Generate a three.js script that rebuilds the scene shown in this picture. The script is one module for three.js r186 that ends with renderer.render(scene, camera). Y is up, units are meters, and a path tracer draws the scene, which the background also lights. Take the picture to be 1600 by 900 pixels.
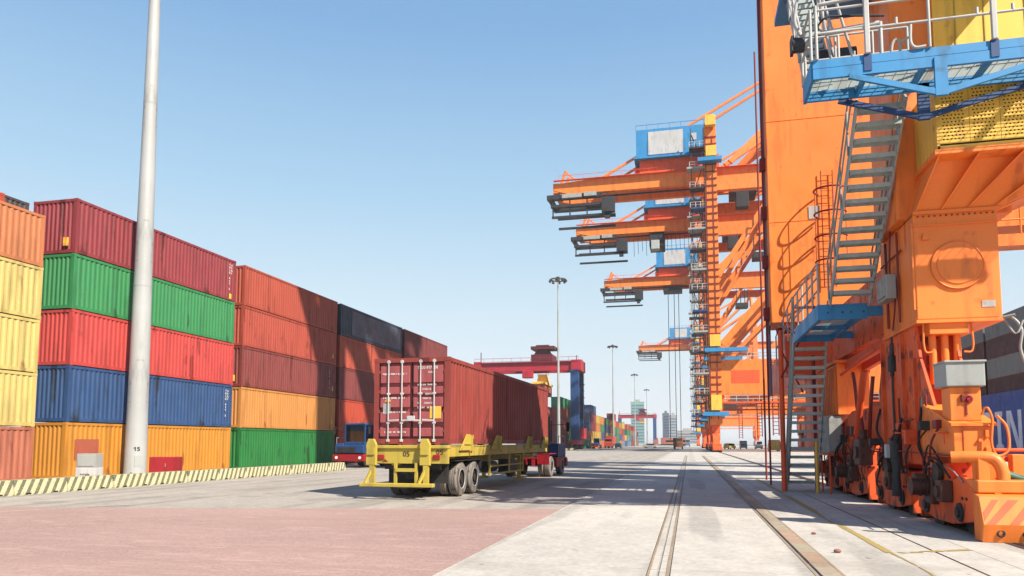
import * as THREE from 'three';
import { mergeGeometries } from 'three/addons/utils/BufferGeometryUtils.js';
import { RoundedBoxGeometry } from 'three/addons/geometries/RoundedBoxGeometry.js';
import { FontLoader } from 'three/addons/loaders/FontLoader.js';

// ------------------------------------------------------------------ camera, sky, sun, exposure
const scene = new THREE.Scene();
const CAM_H = 1.65, FPX = 1150;
const camera = new THREE.PerspectiveCamera(2 * Math.atan(450 / FPX) * 180 / Math.PI, 16 / 9, 0.1, 6000);
camera.position.set(0, CAM_H, 0);
camera.rotation.order = 'YXZ';
camera.rotation.y = 13.498 * Math.PI / 180;
camera.rotation.x = 4.772 * Math.PI / 180;
camera.setViewOffset(1600, 900, 0, -146, 1600, 900);
camera.updateProjectionMatrix();

const SUNDIR = new THREE.Vector3(0.601, 0.691, 0.401).normalize();
const renderer = new THREE.WebGLRenderer({ antialias: true });
renderer.setSize(1600, 900);
renderer.toneMapping = THREE.LinearToneMapping;
const EXPOSURE = 2.05;
renderer.toneMappingExposure = EXPOSURE;
renderer.shadowMap.enabled = true;

function skyTexture() {
  const W = 512, Hh = 256, d = new Float32Array(W * Hh * 4);
  const mix = (a, b, t) => a + (b - a) * t;
  const stops = [[-90, .34, .32, .30], [-1, .50, .49, .47], [0, .88, .93, .965], [4, .80, .89, .95], [10, .66, .825, .94], [19, .43, .665, .885], [30, .25, .465, .77], [60, .12, .30, .62], [90, .09, .25, .55]];
  for (let j = 0; j < Hh; j++) {
    const el = (j + .5) / Hh * 180 - 90;
    let k = 0; while (k < stops.length - 2 && el > stops[k + 1][0]) k++;
    const a = stops[k], b = stops[k + 1], t = Math.min(1, Math.max(0, (el - a[0]) / (b[0] - a[0])));
    for (let i = 0; i < W; i++) {
      const o = (j * W + i) * 4;
      // air is clearest at a right angle to the sun
      const ph = ((i + .5) / W - .5) * 2 * Math.PI, ce = Math.cos(el * Math.PI / 180), cg = Math.cos(ph) * ce * SUNDIR.x + Math.sin(el * Math.PI / 180) * SUNDIR.y + Math.sin(ph) * ce * SUNDIR.z;
      const f = (.985 + (el > 0 ? .14 * cg * cg : 0)) / EXPOSURE;
      d[o] = mix(a[1], b[1], t) * f; d[o + 1] = mix(a[2], b[2], t) * f; d[o + 2] = mix(a[3], b[3], t) * f; d[o + 3] = 1;
    }
  }
  const tx = new THREE.DataTexture(d, W, Hh, THREE.RGBAFormat, THREE.FloatType);
  tx.mapping = THREE.EquirectangularReflectionMapping; tx.magFilter = tx.minFilter = THREE.LinearFilter; tx.colorSpace = THREE.LinearSRGBColorSpace;
  tx.needsUpdate = true;
  return tx;
}
const SKY = skyTexture();
scene.background = SKY; scene.environment = SKY;
scene.fog = new THREE.FogExp2(0xf2f6fa, 0.00024);

const sun = new THREE.DirectionalLight(0xfff3e2, 5);
sun.position.copy(SUNDIR).multiplyScalar(300); sun.position.z -= 60;
sun.target.position.set(0, 0, -60);
sun.castShadow = true;
Object.assign(sun.shadow.camera, { left: -150, right: 150, top: 150, bottom: -150, near: 1, far: 700 });
sun.shadow.mapSize.set(4096, 4096);
scene.add(sun, sun.target);

// ------------------------------------------------------------------ helpers
let seed = 7;
const rnd = () => { seed = (seed * 1664525 + 1013904223) >>> 0; return seed / 4294967296; };
const rr = (a, b) => a + (b - a) * rnd();
const used = new Map(), origin = new Map();
function numbered(name) { const n = used.get(name) ?? 0; used.set(name, n + 1); return n ? name + '_' + String(n).padStart(3, '0') : name; }
function clean(g) {
  const n = g.index ? g.toNonIndexed() : g.clone();
  for (const k of Object.keys(n.attributes)) if (!['position', 'normal', 'uv'].includes(k)) n.deleteAttribute(k);
  n.morphAttributes = {};
  return n;
}
function boxUV(g, ou = 0, ov = 0) {            // uv in metres, by the way each face points
  const p = g.attributes.position, n = g.attributes.normal, uv = new Float32Array(p.count * 2);
  for (let i = 0; i < p.count; i++) {
    const ax = Math.abs(n.getX(i)), ay = Math.abs(n.getY(i)), az = Math.abs(n.getZ(i));
    let u, v;
    if (ay > .72) { u = p.getX(i); v = p.getZ(i); } else if (ax > az) { u = p.getZ(i); v = p.getY(i); } else { u = p.getX(i); v = p.getY(i); }
    uv[i * 2] = u + ou; uv[i * 2 + 1] = v + ov;
  }
  g.setAttribute('uv', new THREE.BufferAttribute(uv, 2));
  return g;
}
function merge(list, keepUV) {
  const l = list.flat(3).map(clean);
  for (const g of l) if (!g.attributes.uv) g.setAttribute('uv', new THREE.BufferAttribute(new Float32Array(g.attributes.position.count * 2), 2));
  const g = l.length === 1 ? l[0] : mergeGeometries(l);
  return keepUV ? g : boxUV(g, (used.size * 1.37) % 8, (used.size * .71) % 8);
}
function thing(name, label, category, pos = [0, 0, 0], ry = 0, group, world) {
  const o = new THREE.Group(); o.name = numbered(name); o.position.set(...pos); o.rotation.y = ry;
  o.userData = { label, category }; if (group) o.userData.group = group;
  scene.add(o); origin.set(o, world ? pos : [0, 0, 0]);
  return o;
}
function part(name, geoms, m, parent, label, keepUV) {
  const g = Array.isArray(geoms) ? merge(geoms, keepUV) : geoms;
  const o = origin.get(parent) ?? [0, 0, 0];
  if (Array.isArray(geoms) && (o[0] || o[1] || o[2])) g.translate(-o[0], -o[1], -o[2]);
  const me = new THREE.Mesh(g, m); me.name = name; parent.add(me); origin.set(me, o);
  if (label) me.userData.label = label;
  return me;
}
function tag(o, label, category, group) { o.userData.label = label; o.userData.category = category; if (group) o.userData.group = group; return o; }
function struct(name, geoms, m) { const me = new THREE.Mesh(Array.isArray(geoms) ? merge(geoms) : geoms, m); me.name = numbered(name); me.userData.kind = 'structure'; scene.add(me); return me; }
function copy(o, pos, ry, label, group) { const c = o.clone(); c.name = numbered(o.name.replace(/_\d+$/, '')); c.position.set(...pos); if (ry !== undefined) c.rotation.set(0, ry, 0); if (label) c.userData.label = label; if (group) c.userData.group = group; scene.add(c); return c; }
const bx = (x0, x1, y0, y1, z0, z1) => new THREE.BoxGeometry(Math.abs(x1 - x0), Math.abs(y1 - y0), Math.abs(z1 - z0)).translate((x0 + x1) / 2, (y0 + y1) / 2, (z0 + z1) / 2);
const rb = (x0, x1, y0, y1, z0, z1, r = .02) => new RoundedBoxGeometry(Math.abs(x1 - x0), Math.abs(y1 - y0), Math.abs(z1 - z0), 2, r).translate((x0 + x1) / 2, (y0 + y1) / 2, (z0 + z1) / 2);
const V = (a) => new THREE.Vector3(...a);
function aim(g, a, b) { const A = V(a), B = V(b); g.applyQuaternion(new THREE.Quaternion().setFromUnitVectors(new THREE.Vector3(0, 1, 0), B.clone().sub(A).normalize())); const c = A.add(B).multiplyScalar(.5); return g.translate(c.x, c.y, c.z); }
const bar = (a, b, r, r2 = r, n = 8) => aim(new THREE.CylinderGeometry(r2, r, V(a).distanceTo(V(b)), n), a, b);
function beam(a, b, w, h) {                      // square section, w across, h in the upright plane
  const A = V(a), B = V(b), d = B.clone().sub(A), L = d.length(); d.normalize();
  let up = new THREE.Vector3(0, 1, 0); if (Math.abs(d.y) > .98) up.set(0, 0, 1);
  const s = new THREE.Vector3().crossVectors(d, up).normalize(); up.crossVectors(s, d).normalize();
  const m = new THREE.Matrix4().makeBasis(s, up, d.clone().negate()); const c = A.add(B).multiplyScalar(.5); m.setPosition(c);
  if (m.determinant() < 0) m.makeBasis(s.negate(), up, d.negate()).setPosition(c);
  return new THREE.BoxGeometry(w, h, L).applyMatrix4(m);
}
function tube(pts, r, seg = 24, n = 7) { return new THREE.TubeGeometry(new THREE.CatmullRomCurve3(pts.map(V)), seg, r, n); }
function poly(pts, depth, axis = 'z', at = 0, bevel = 0) {   // outline extruded; axis x: pts are (z, y); axis z: (x, y); axis y: (x, z)
  const s = new THREE.Shape(pts.map((p) => new THREE.Vector2(axis === 'x' ? -p[0] : axis === 'y' ? p[0] : p[0], axis === 'y' ? -p[1] : p[1])));
  const g = new THREE.ExtrudeGeometry(s, { depth, bevelEnabled: bevel > 0, bevelSize: bevel, bevelThickness: bevel, bevelSegments: 1, curveSegments: 10 });
  if (axis === 'x') { g.rotateY(Math.PI / 2); g.translate(at, 0, 0); } else if (axis === 'y') { g.rotateX(-Math.PI / 2); g.translate(0, at, 0); } else g.translate(0, 0, at);
  return g;
}
const cylX = (x0, x1, y, z, r, n = 20) => new THREE.CylinderGeometry(r, r, Math.abs(x1 - x0), n).rotateZ(Math.PI / 2).translate((x0 + x1) / 2, y, z);
const cylZ = (z0, z1, x, y, r, n = 20) => new THREE.CylinderGeometry(r, r, Math.abs(z1 - z0), n).rotateX(Math.PI / 2).translate(x, y, (z0 + z1) / 2);
const cylY = (y0, y1, x, z, r, r2 = r, n = 16) => new THREE.CylinderGeometry(r2, r, y1 - y0, n).translate(x, (y0 + y1) / 2, z);

// ------------------------------------------------------------------ textures
function hash(x, y, s) { let h = Math.imul(x, 374761393) ^ Math.imul(y, 668265263) ^ Math.imul(s, 2147483647 - 1274126177); h = Math.imul(h ^ (h >>> 13), 1274126177); return ((h ^ (h >>> 16)) >>> 0) / 4294967296; }
function vnoise(u, v, px, py, s) {               // tileable value noise with px by py cells
  const x = u * px, y = v * py, xi = Math.floor(x), yi = Math.floor(y); let fx = x - xi, fy = y - yi; fx = fx * fx * (3 - 2 * fx); fy = fy * fy * (3 - 2 * fy);
  const g = (i, j) => hash(((i % px) + px) % px, ((j % py) + py) % py, s);
  return (g(xi, yi) * (1 - fx) + g(xi + 1, yi) * fx) * (1 - fy) + (g(xi, yi + 1) * (1 - fx) + g(xi + 1, yi + 1) * fx) * fy;
}
function fbm(u, v, p, s, oct = 4, ax = 1, ay = 1) { let a = 0, w = .5, t = 0; for (let o = 0; o < oct; o++) { a += w * vnoise(u, v, p * ax << o, p * ay << o, s + o); t += w; w *= .5; } return a / t; }
function tex(N, period, f, srgb = true) {
  const d = new Uint8Array(N * N * 4);
  for (let j = 0; j < N; j++) for (let i = 0; i < N; i++) { const c = f(i / N, j / N), o = (j * N + i) * 4; d[o] = Math.max(0, Math.min(255, c[0] * 255)); d[o + 1] = Math.max(0, Math.min(255, c[1] * 255)); d[o + 2] = Math.max(0, Math.min(255, c[2] * 255)); d[o + 3] = 255; }
  const t = new THREE.DataTexture(d, N, N); t.wrapS = t.wrapT = THREE.RepeatWrapping; t.magFilter = THREE.LinearFilter; t.minFilter = THREE.LinearMipmapLinearFilter; t.generateMipmaps = true;
  t.colorSpace = srgb ? THREE.SRGBColorSpace : THREE.NoColorSpace; t.repeat.set(1 / period, 1 / period); t.needsUpdate = true; return t;
}
const sm = (a, b, x) => { const t = Math.max(0, Math.min(1, (x - a) / (b - a))); return t * t * (3 - 2 * t); };
const mix3 = (a, b, t) => [a[0] + (b[0] - a[0]) * t, a[1] + (b[1] - a[1]) * t, a[2] + (b[2] - a[2]) * t];
const wearTex = tex(1024, 9, (u, v) => {
  const st = fbm(u, v, 4, 3, 4, 8, 1), bl = fbm(u, v, 6, 11, 5), fine = vnoise(u, v, 256, 256, 5), big = fbm(u, v, 2, 21, 3);
  let c = [1, 1, 1]; const k = .86 + .12 * big - .10 * sm(.55, .75, st) + .05 * (fine - .5); c = [k, k, k];
  c = mix3(c, [.98, .97, .94], .35 * sm(.52, .72, fbm(u, v, 3, 31, 3, 6, 1)));
  const rust = sm(.68, .79, bl * .75 + st * .3); return mix3(c, [.58, .45, .38], rust * .7);
});
const paintTex = tex(1024, 7, (u, v) => {
  const big = fbm(u, v, 3, 41, 4), st = fbm(u, v, 5, 47, 4, 6, 1), sp = fbm(u, v, 24, 51, 3); const k = .93 + .14 * (big - .5) - .10 * sm(.54, .8, st) + .03 * (vnoise(u, v, 256, 256, 8) - .5);
  return mix3([k, k, k], [.72, .60, .55], .55 * sm(.70, .84, sp * .7 + st * .35));
});
const grimeTex = tex(1024, 5, (u, v) => {
  const big = fbm(u, v, 3, 61, 4), st = fbm(u, v, 5, 67, 5), sp = fbm(u, v, 16, 71, 3, 2, 1); const k = .88 + .14 * (big - .5);
  let c = mix3([k, k, k], [.62, .55, .52], .6 * sm(.54, .72, st)); return mix3(c, [.36, .31, .30], .65 * sm(.64, .76, sp));
});
const concTex = tex(1024, 14, (u, v) => {
  const a = fbm(u, v, 3, 81, 5), b = fbm(u, v, 40, 85, 3), st = fbm(u, v, 6, 88, 4), fine = vnoise(u, v, 300, 300, 9), lane = fbm(u, v, 2, 92, 3, 12, 1);
  let k = .92 + .12 * (a - .5) + .10 * (b - .5) + .10 * (fine - .5) - .10 * sm(.55, .75, lane);
  let c = [k, k * .985, k * .955]; c = mix3(c, [.78, .755, .72], .45 * sm(.58, .78, st)); return mix3(c, [.55, .52, .49], .5 * sm(.88, .91, fbm(u, v, 60, 95, 2)));
});
const asphTex = tex(1024, 12, (u, v) => {
  const a = fbm(u, v, 3, 101, 5), fine = vnoise(u, v, 420, 420, 13), b = fbm(u, v, 60, 105, 2), lane = fbm(u, v, 2, 109, 4, 10, 1);
  const k = .90 + .14 * (a - .5) + .14 * (fine - .5) + .10 * (b - .5) - .10 * sm(.5, .8, lane);
  return mix3([k, k * .985, k * .96], [.72, .70, .69], .5 * sm(.62, .78, fbm(u, v, 9, 111, 4)));
});
const redTex = tex(1024, 10, (u, v) => {
  const a = fbm(u, v, 3, 121, 5), fine = vnoise(u, v, 420, 420, 15), tr = fbm(u, v, 3, 125, 4, 1, 9), sc = fbm(u, v, 20, 127, 3, 1, 6);
  const k = .86 + .16 * (a - .5) + .16 * (fine - .5); let c = [k, k, k];
  c = mix3(c, [.82, .82, .81], .5 * sm(.48, .72, tr)); return mix3(c, [1, 1.0, 1.0], .45 * sm(.62, .74, sc));
});
const bumpTex = tex(512, 3, (u, v) => { const k = fbm(u, v, 24, 131, 4); return [k, k, k]; }, false);
const dentTex = tex(512, 5, (u, v) => { const k = fbm(u, v, 6, 141, 3); return [k, k, k]; }, false);
const roughTex = tex(512, 6, (u, v) => { const k = .55 + .45 * fbm(u, v, 8, 151, 4); return [k, k, k]; }, false);

// colours are given as they look fully lit in daylight; dividing by the light they get makes them paint colours
const lit = (r, g, b, k = 1.3) => new THREE.Color().setRGB(r / 255, g / 255, b / 255, THREE.SRGBColorSpace).multiplyScalar(1 / (k * 1.68));
const mcache = new Map();
function paint(key, color, tx = paintTex, rough = .55, extra = {}) {
  if (mcache.has(key)) return mcache.get(key);
  const m = new THREE.MeshStandardMaterial({ color, map: tx, roughness: Math.min(1, rough * 1.3), roughnessMap: roughTex, bumpMap: dentTex, bumpScale: .004, ...extra }); m.name = key; mcache.set(key, m); return m;
}
const M = {
  ground: new THREE.MeshStandardMaterial({ color: lit(214, 210, 204, 1.1), map: asphTex, roughness: .92, bumpMap: bumpTex, bumpScale: .006 }),
  apron: [0, 1, 2].map((i) => new THREE.MeshStandardMaterial({ color: lit(231 - i * 3, 230 - i * 3, 227 - i * 3, 1.0), map: concTex, roughness: .88, bumpMap: bumpTex, bumpScale: .004 })),
  red: new THREE.MeshStandardMaterial({ color: lit(214, 178, 168, 1.0), map: redTex, roughness: .9, bumpMap: bumpTex, bumpScale: .005 }),
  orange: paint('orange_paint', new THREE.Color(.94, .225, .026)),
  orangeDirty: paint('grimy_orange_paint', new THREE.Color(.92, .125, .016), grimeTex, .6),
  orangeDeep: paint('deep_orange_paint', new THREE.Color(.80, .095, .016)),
  redPaint: paint('dark_red_paint', lit(168, 44, 36, 1.1)),
  yellow: paint('yellow_paint', new THREE.Color(.86, .50, .06)),
  yellowDirty: paint('dirty_yellow_paint', lit(240, 212, 88, 1.15), wearTex, .6),
  blue: paint('blue_paint', lit(52, 158, 224, .85)),
  blueDark: paint('dark_blue_paint', lit(36, 92, 160, 1.2)),
  white: paint('white_paint', lit(240, 240, 236, 1.15), paintTex, .5),
  panelWhite: paint('white_panel', lit(250, 250, 250, 1.12), paintTex, .5),
  galv: paint('galvanised_steel', lit(206, 212, 208, 1.1), paintTex, .55),
  grate: paint('steel_grating', lit(206, 220, 218, .95), paintTex, .6),
  cabinet: paint('grey_cabinet_paint', lit(206, 210, 206, 1.15), paintTex, .5),
  dark: paint('dark_machinery', lit(66, 68, 76, 1.2), grimeTex, .6),
  greasy: paint('greasy_machinery', lit(112, 62, 46, 1.1), grimeTex, .5),
  black: paint('black_rubber', lit(62, 60, 58, 1.3), grimeTex, .85),
  tyre: paint('dusty_tyre', lit(168, 160, 152, 1.0), grimeTex, .9),
  steel: paint('worn_steel', lit(120, 112, 104, 1.2), grimeTex, .5, { metalness: .4 }),
  rail: paint('rail_steel', lit(92, 80, 70, 1.2), grimeTex, .45, { metalness: .5 }),
  coverPlate: paint('rusty_cover_plate', lit(206, 186, 158, 1.2), concTex, .7),
  hose: paint('grey_hose', lit(84, 92, 98, 1.2), grimeTex, .7),
  mast: paint('mast_paint', lit(226, 230, 230, 1.2), paintTex, .5),
  glass: new THREE.MeshPhysicalMaterial({ color: 0x10161c, roughness: .06, metalness: 0, clearcoat: 1 }),
  lampGlass: new THREE.MeshStandardMaterial({ color: 0xd8dcdc, roughness: .25 }),
  pureRed: paint('signal_red_paint', lit(206, 28, 46, 1.2)),
  lilac: paint('lilac_conduit', lit(190, 176, 206, 1.2)),
  green: paint('green_hose', lit(80, 150, 120, 1.2)),
};
M.glass.name = 'dark_glass';
function alphaTex(w, h, draw) { const c = document.createElement('canvas'); c.width = w; c.height = h; const x = c.getContext('2d'); x.fillStyle = '#000'; x.fillRect(0, 0, w, h); x.fillStyle = '#fff'; x.strokeStyle = '#fff'; draw(x, w, h); const t = new THREE.CanvasTexture(c); t.colorSpace = THREE.NoColorSpace; return t; }
function printMat(color, w, h, draw) { color.multiplyScalar(.62); return new THREE.MeshStandardMaterial({ color, roughness: .6, alphaMap: alphaTex(w, h, draw), transparent: true, alphaTest: .5 }); }
function sheet(w, h) { return new THREE.PlaneGeometry(w, h); }

// ------------------------------------------------------------------ ground, apron, rails
function groundSheet(x0, x1, z0, z1, y) { const g = new THREE.PlaneGeometry(x1 - x0, z1 - z0).rotateX(-Math.PI / 2).translate((x0 + x1) / 2, y, (z0 + z1) / 2); return boxUV(g); }
struct('ground', groundSheet(-3000, 37, -3000, 60, -.02), M.ground);
const water = struct('water', groundSheet(37, 3000, -3000, 200, -2.6), new THREE.MeshPhysicalMaterial({ color: 0x16343a, roughness: .12, bumpMap: bumpTex, bumpScale: .08 }));
{
  struct('yard_lane', groundSheet(-21.3, -3.12, -3000, 60, -.012), new THREE.MeshStandardMaterial({ color: lit(212, 208, 202, 1.1), map: asphTex, roughness: .9, bumpMap: bumpTex, bumpScale: .006 }));
  const apron = struct('quay_apron', [bx(-3.1, 37, -.6, -.030, 60, -3000)], M.apron[0]);
  const zs = []; for (let z = 0; z > -100; z -= 5) zs.push(z);
  const xs = [-3.1, -.56, 1.5, 4.2, 9, 20];
  let n = 0;
  for (const z of zs) for (let i = 0; i < xs.length - 1; i++) {
    let x1 = xs[i + 1], x0 = xs[i]; if (i === 1) x0 = -.27; if (i === 2) x0 = 1.86;
    part('concrete_slab', [bx(x0 + .006, x1 - .006, -.04, rr(-.0015, .0015), z - .006, z - 4.994)], M.apron[(n++ * 7 + i) % 3], apron);
  }
  part('concrete_slab', [bx(-3.1, 37, -.04, -.002, -100, -3000)], M.apron[0], apron);
  part('concrete_slab', [bx(20.01, 37, -.04, -.002, 60, -100)], M.apron[1], apron);
  part('concrete_slab', [bx(-3.1, 20, -.04, -.002, 60, 0.01)], M.apron[1], apron);
  // red pavement, skewed like the photographed edge
  const redS = poly([[-45, -11], [-17.37, -15.62], [-12.2, -16.45], [-3.14, -18.3], [-3.14, 40], [-45, 40]], .012, 'y', -.010);
  struct('red_pavement', [redS], M.red);
  const wl = beam([-17.0, .0045, -13.0], [-15.1, .0045, -16.2], .10, .003); struct('white_line', [wl, beam([-15.1, .0045, -16.2], [-14.6, -.006, -17.0], .10, .002)], paint('road_white', lit(236, 226, 220, 1.2), concTex, .8));
  // kerb strip of paler concrete along the apron edge
  struct('edge_strip', [bx(-3.14, -3.1, -.3, .003, 40, -160)], M.apron[1]);
}
// cable channel with two steel edges
{
  const ch = struct('cable_channel', [bx(-.56, -.28, -.10, -.05, 40, -100)], M.dark);
  part('channel_edge', [bx(-.552, -.522, -.06, .002, 40, -100)], M.coverPlate, ch);
  part('channel_edge', [bx(-.32, -.288, -.06, .002, 40, -100)], M.coverPlate, ch);
  let k = 0;
  for (let z = -5; z > -60; z -= 1.25) part('channel_cover', [bx(-.522, -.438, -.05, -.004 + rr(-.002, .002), z - .01, z - 1.24), bx(-.405, -.32, -.05, -.004 + rr(-.002, .002), z - .01, z - 1.24)], M.apron[k++ % 3], ch);
}
{
  const tr = struct('cable_trench', [bx(1.5, 1.86, -.40, -.36, 40, -100)], M.dark);
  part('trench_wall', [bx(1.5, 1.53, -.36, .004, 40, -100)], M.coverPlate, tr);
  part('trench_wall', [bx(1.83, 1.86, -.36, .004, 40, -100)], M.coverPlate, tr);
  for (let z = -4; z > -98; z -= 1.0) part('cover_plate', [bx(1.585, 1.825, -.02, .006 + rr(-.003, .003), z - .008, z - .992)], paint('cover_plate_' + Math.floor(rnd() * 3), lit(214 + rr(-8, 6), 198 + rr(-8, 6), 172 + rr(-8, 6), 1.1), concTex, .75), tr);
}
{
  const m = printMat(lit(196, 172, 100, .72), 128, 2048, (x, w, h) => {
    for (let i = 0; i < 9000; i++) { const y = rnd() * h, q = rnd() * w * .9, s = fbm(q / w * .12, y / h, 9, 201, 4); if (s > .40) x.fillRect(q, y, 4 + rnd() * 11, 4 + rnd() * 14); }
  });
  m.roughness = .85;
  const strip = (x0, z0, x1, z1, w, y) => { const L = Math.hypot(x1 - x0, z1 - z0); return new THREE.PlaneGeometry(w, L).rotateX(-Math.PI / 2).rotateY(Math.atan2(-(x1 - x0), -(z1 - z0))).translate((x0 + x1) / 2, y, (z0 + z1) / 2); };
  struct('yellow_line', strip(2.86, -8, 2.98, -36, .17, .006), m);
  struct('yellow_line', strip(3.05, -12.3, 4.2, -12.9, .14, .0065), m);
  struct('pavement_joint', [bx(3.585, 3.615, -.04, .0035, 0, -32)], M.rail);
}
{
  const cr = struct('crane_rail', [bx(5.16, 5.24, -.16, .012, 40, -500)], M.rail);
  part('rail_groove', [bx(5.02, 5.155, -.1, .004, 40, -500), bx(5.245, 5.38, -.1, .004, 40, -500)], M.dark, cr);
  struct('quay_coping', [bx(36.6, 37.1, -2.6, .25, 60, -2000)], M.apron[2]);
}

// ------------------------------------------------------------------ shipping containers
function corr(len, h, period = .28, dep = .036) {   // corrugated sheet facing +x, along z, centred
  const pts = []; const n = Math.round(len / period), p = len / n;
  for (let i = 0; i < n; i++) { const z = -len / 2 + i * p; pts.push([z, 0], [z + p * .26, 0], [z + p * .5, -dep], [z + p * .76, -dep]); }
  pts.push([len / 2, 0]);
  const pos = [];
  for (let i = 0; i < pts.length - 1; i++) { const [z0, a] = pts[i], [z1, b] = pts[i + 1]; pos.push(a, 0, z0, a, h, z0, b, h, z1, a, 0, z0, b, h, z1, b, 0, z1); }
  const g = new THREE.BufferGeometry(); g.setAttribute('position', new THREE.Float32BufferAttribute(pos, 3)); g.computeVertexNormals(); return g;
}
const cgeo = new Map();
function containerGeo(L, H, coarse, vnt) {
  const key = [L, H, coarse, vnt].join();
  if (cgeo.has(key)) return cgeo.get(key);
  const W = 2.44, x = W / 2, z = L / 2, per = coarse ? .6 : .28, dep = coarse ? .05 : .036;
  const uv = (l) => { const g = l.length === 1 ? clean(l[0]) : mergeGeometries(l.map((q) => { const c = clean(q); c.deleteAttribute('uv'); return c; })); return boxUV(g, vnt * 2.7 + 1, vnt * 1.9); };
  const s = { };
  const sw = corr(L - .28, H - .30, per, dep);
  s.side = uv([sw.clone().translate(x - .012, .17, 0)]);
  s.sideB = uv([sw.clone().rotateY(Math.PI).translate(-x + .012, .17, 0)]);
  s.end = uv([corr(W - .30, H - .30, coarse ? .5 : .25, .045).rotateY(-Math.PI / 2).translate(0, .17, z - .012)]);
  s.endB = uv([corr(W - .30, H - .30, coarse ? .5 : .25, .045).rotateY(Math.PI / 2).translate(0, .17, -z + .012)]);
  s.roof = uv([bx(-x + .05, x - .05, H - .07, H - .02, -z + .05, z - .05)]);
  s.floor = uv([bx(-x + .05, x - .05, .06, .15, -z + .05, z - .05)]);
  s.rail = uv([bx(x - .07, x, H - .13, H - .01, -z + .17, z - .17), bx(-x, -x + .07, H - .13, H - .01, -z + .17, z - .17), bx(x - .05, x - .004, .02, .17, -z + .17, z - .17), bx(-x + .004, -x + .05, .02, .17, -z + .17, z - .17),
    bx(-x + .16, x - .16, H - .14, H - .01, z - .08, z), bx(-x + .16, x - .16, H - .14, H - .01, -z, -z + .08), bx(-x + .16, x - .16, .02, .17, z - .08, z), bx(-x + .16, x - .16, .02, .17, -z, -z + .08)]);
  s.post = [];
  for (const [sx, sz] of [[1, 1], [-1, 1], [1, -1], [-1, -1]]) s.post.push(uv([bx(sx * x - sx * .002, sx * (x - .16), .12, H - .12, sz * z - sz * .002, sz * (z - .15)), bx(sx * (x + .006), sx * (x - .165), H - .12, H, sz * (z + .006), sz * (z - .18)), bx(sx * (x + .006), sx * (x - .165), 0, .12, sz * (z + .006), sz * (z - .18))]));
  cgeo.set(key, s); return s;
}
const codeMats = new Map();
function codeMat(c, i) {
  const k = c + i; if (!codeMats.has(k)) codeMats.set(k, printMat(new THREE.Color(c), 96, 512, (x, w, h) => {
    x.font = 'bold 50px sans-serif'; x.textAlign = 'center';
    ['T', 'R', 'L', 'U', '', '4', '1', '7', '', '2'].forEach((ch, q) => x.fillText(ch, 30, 46 + q * 50)); if (i) ['4', '5', 'G', '1'].forEach((ch, q) => x.fillText(ch, 74, 46 + q * 50));
  })); return codeMats.get(k);
}
let cvar = 0;
function container(name, label, color, pos, o = {}) {
  const { L = 12.19, H = 2.59, ry = 0, group, coarse = false, doors = false, category = 'shipping container', code, rustPatch } = o;
  const t = thing(name, label, category, pos, ry, group), s = containerGeo(L, H, coarse, cvar++ % 3);
  const m = paint('container_' + color.join('_'), lit(...color, 1.17), wearTex, .6), x = 1.22, z = L / 2;
  const put = (n, g) => part(n, g, m, t);
  put('side_wall', s.side); put('side_wall', s.sideB); put('roof', s.roof); put('floor', s.floor); put('frame_rail', s.rail);
  for (const p of s.post) put('corner_post', p);
  if (!doors) put('end_wall', s.end);
  put('end_wall', s.endB);
  if (code) { const pl = part('marking', sheet(.42, 1.7).rotateY(Math.PI / 2).translate(x + .004, H * .56, -z + .55), codeMat(code, 1), t); }
  return t;
}
// yard stack along the lane
const SX = -27.12 - 1.22;
const cols = [
  { z: [-13.4, -25.8], boxes: [[222, 132, 102, 'salmon pink', 2.32], [255, 230, 140, 'pale yellow', 2.30], [255, 230, 140, 'pale yellow', 2.30], [255, 230, 140, 'pale yellow', 2.30], [240, 150, 96, 'streaked light orange', 2.30]] },
  { z: [-27.45, -39.68], boxes: [[246, 166, 52, 'orange yellow'], [56, 98, 156, 'dark blue'], [240, 86, 80, 'bright red'], [66, 168, 100, 'green'], [178, 68, 76, 'dark crimson']] },
  { z: [-40.6, -53.2], boxes: [[36, 146, 66, 'deep green'], [246, 168, 86, 'pale orange'], [164, 76, 70, 'brownish red'], [212, 92, 70, 'brick red'], [210, 92, 66, 'brick red']] },
  { z: [-53.85, -66.9], boxes: [[222, 84, 54, 'red orange'], [222, 86, 56, 'red orange'], [158, 74, 72, 'brown red'], [222, 100, 72, 'light red orange'], [66, 82, 100, 'navy grey']] },
  { z: [-67.6, -80.8], boxes: [[160, 80, 70, 'rust brown'], [200, 90, 62, 'rust orange'], [150, 66, 64, 'maroon'], [172, 80, 72, 'brown'], [150, 70, 70, 'maroon']] },
];
const tierWord = ['at ground level', 'second from ground', 'third from ground', 'fourth from ground', 'on top'];
const colWord = ['of the nearest left stack', 'of the stack behind the lamp mast', 'of the third stack from left', 'of the fourth stack from left', 'of the farthest stack, beyond the trailer'];
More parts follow.
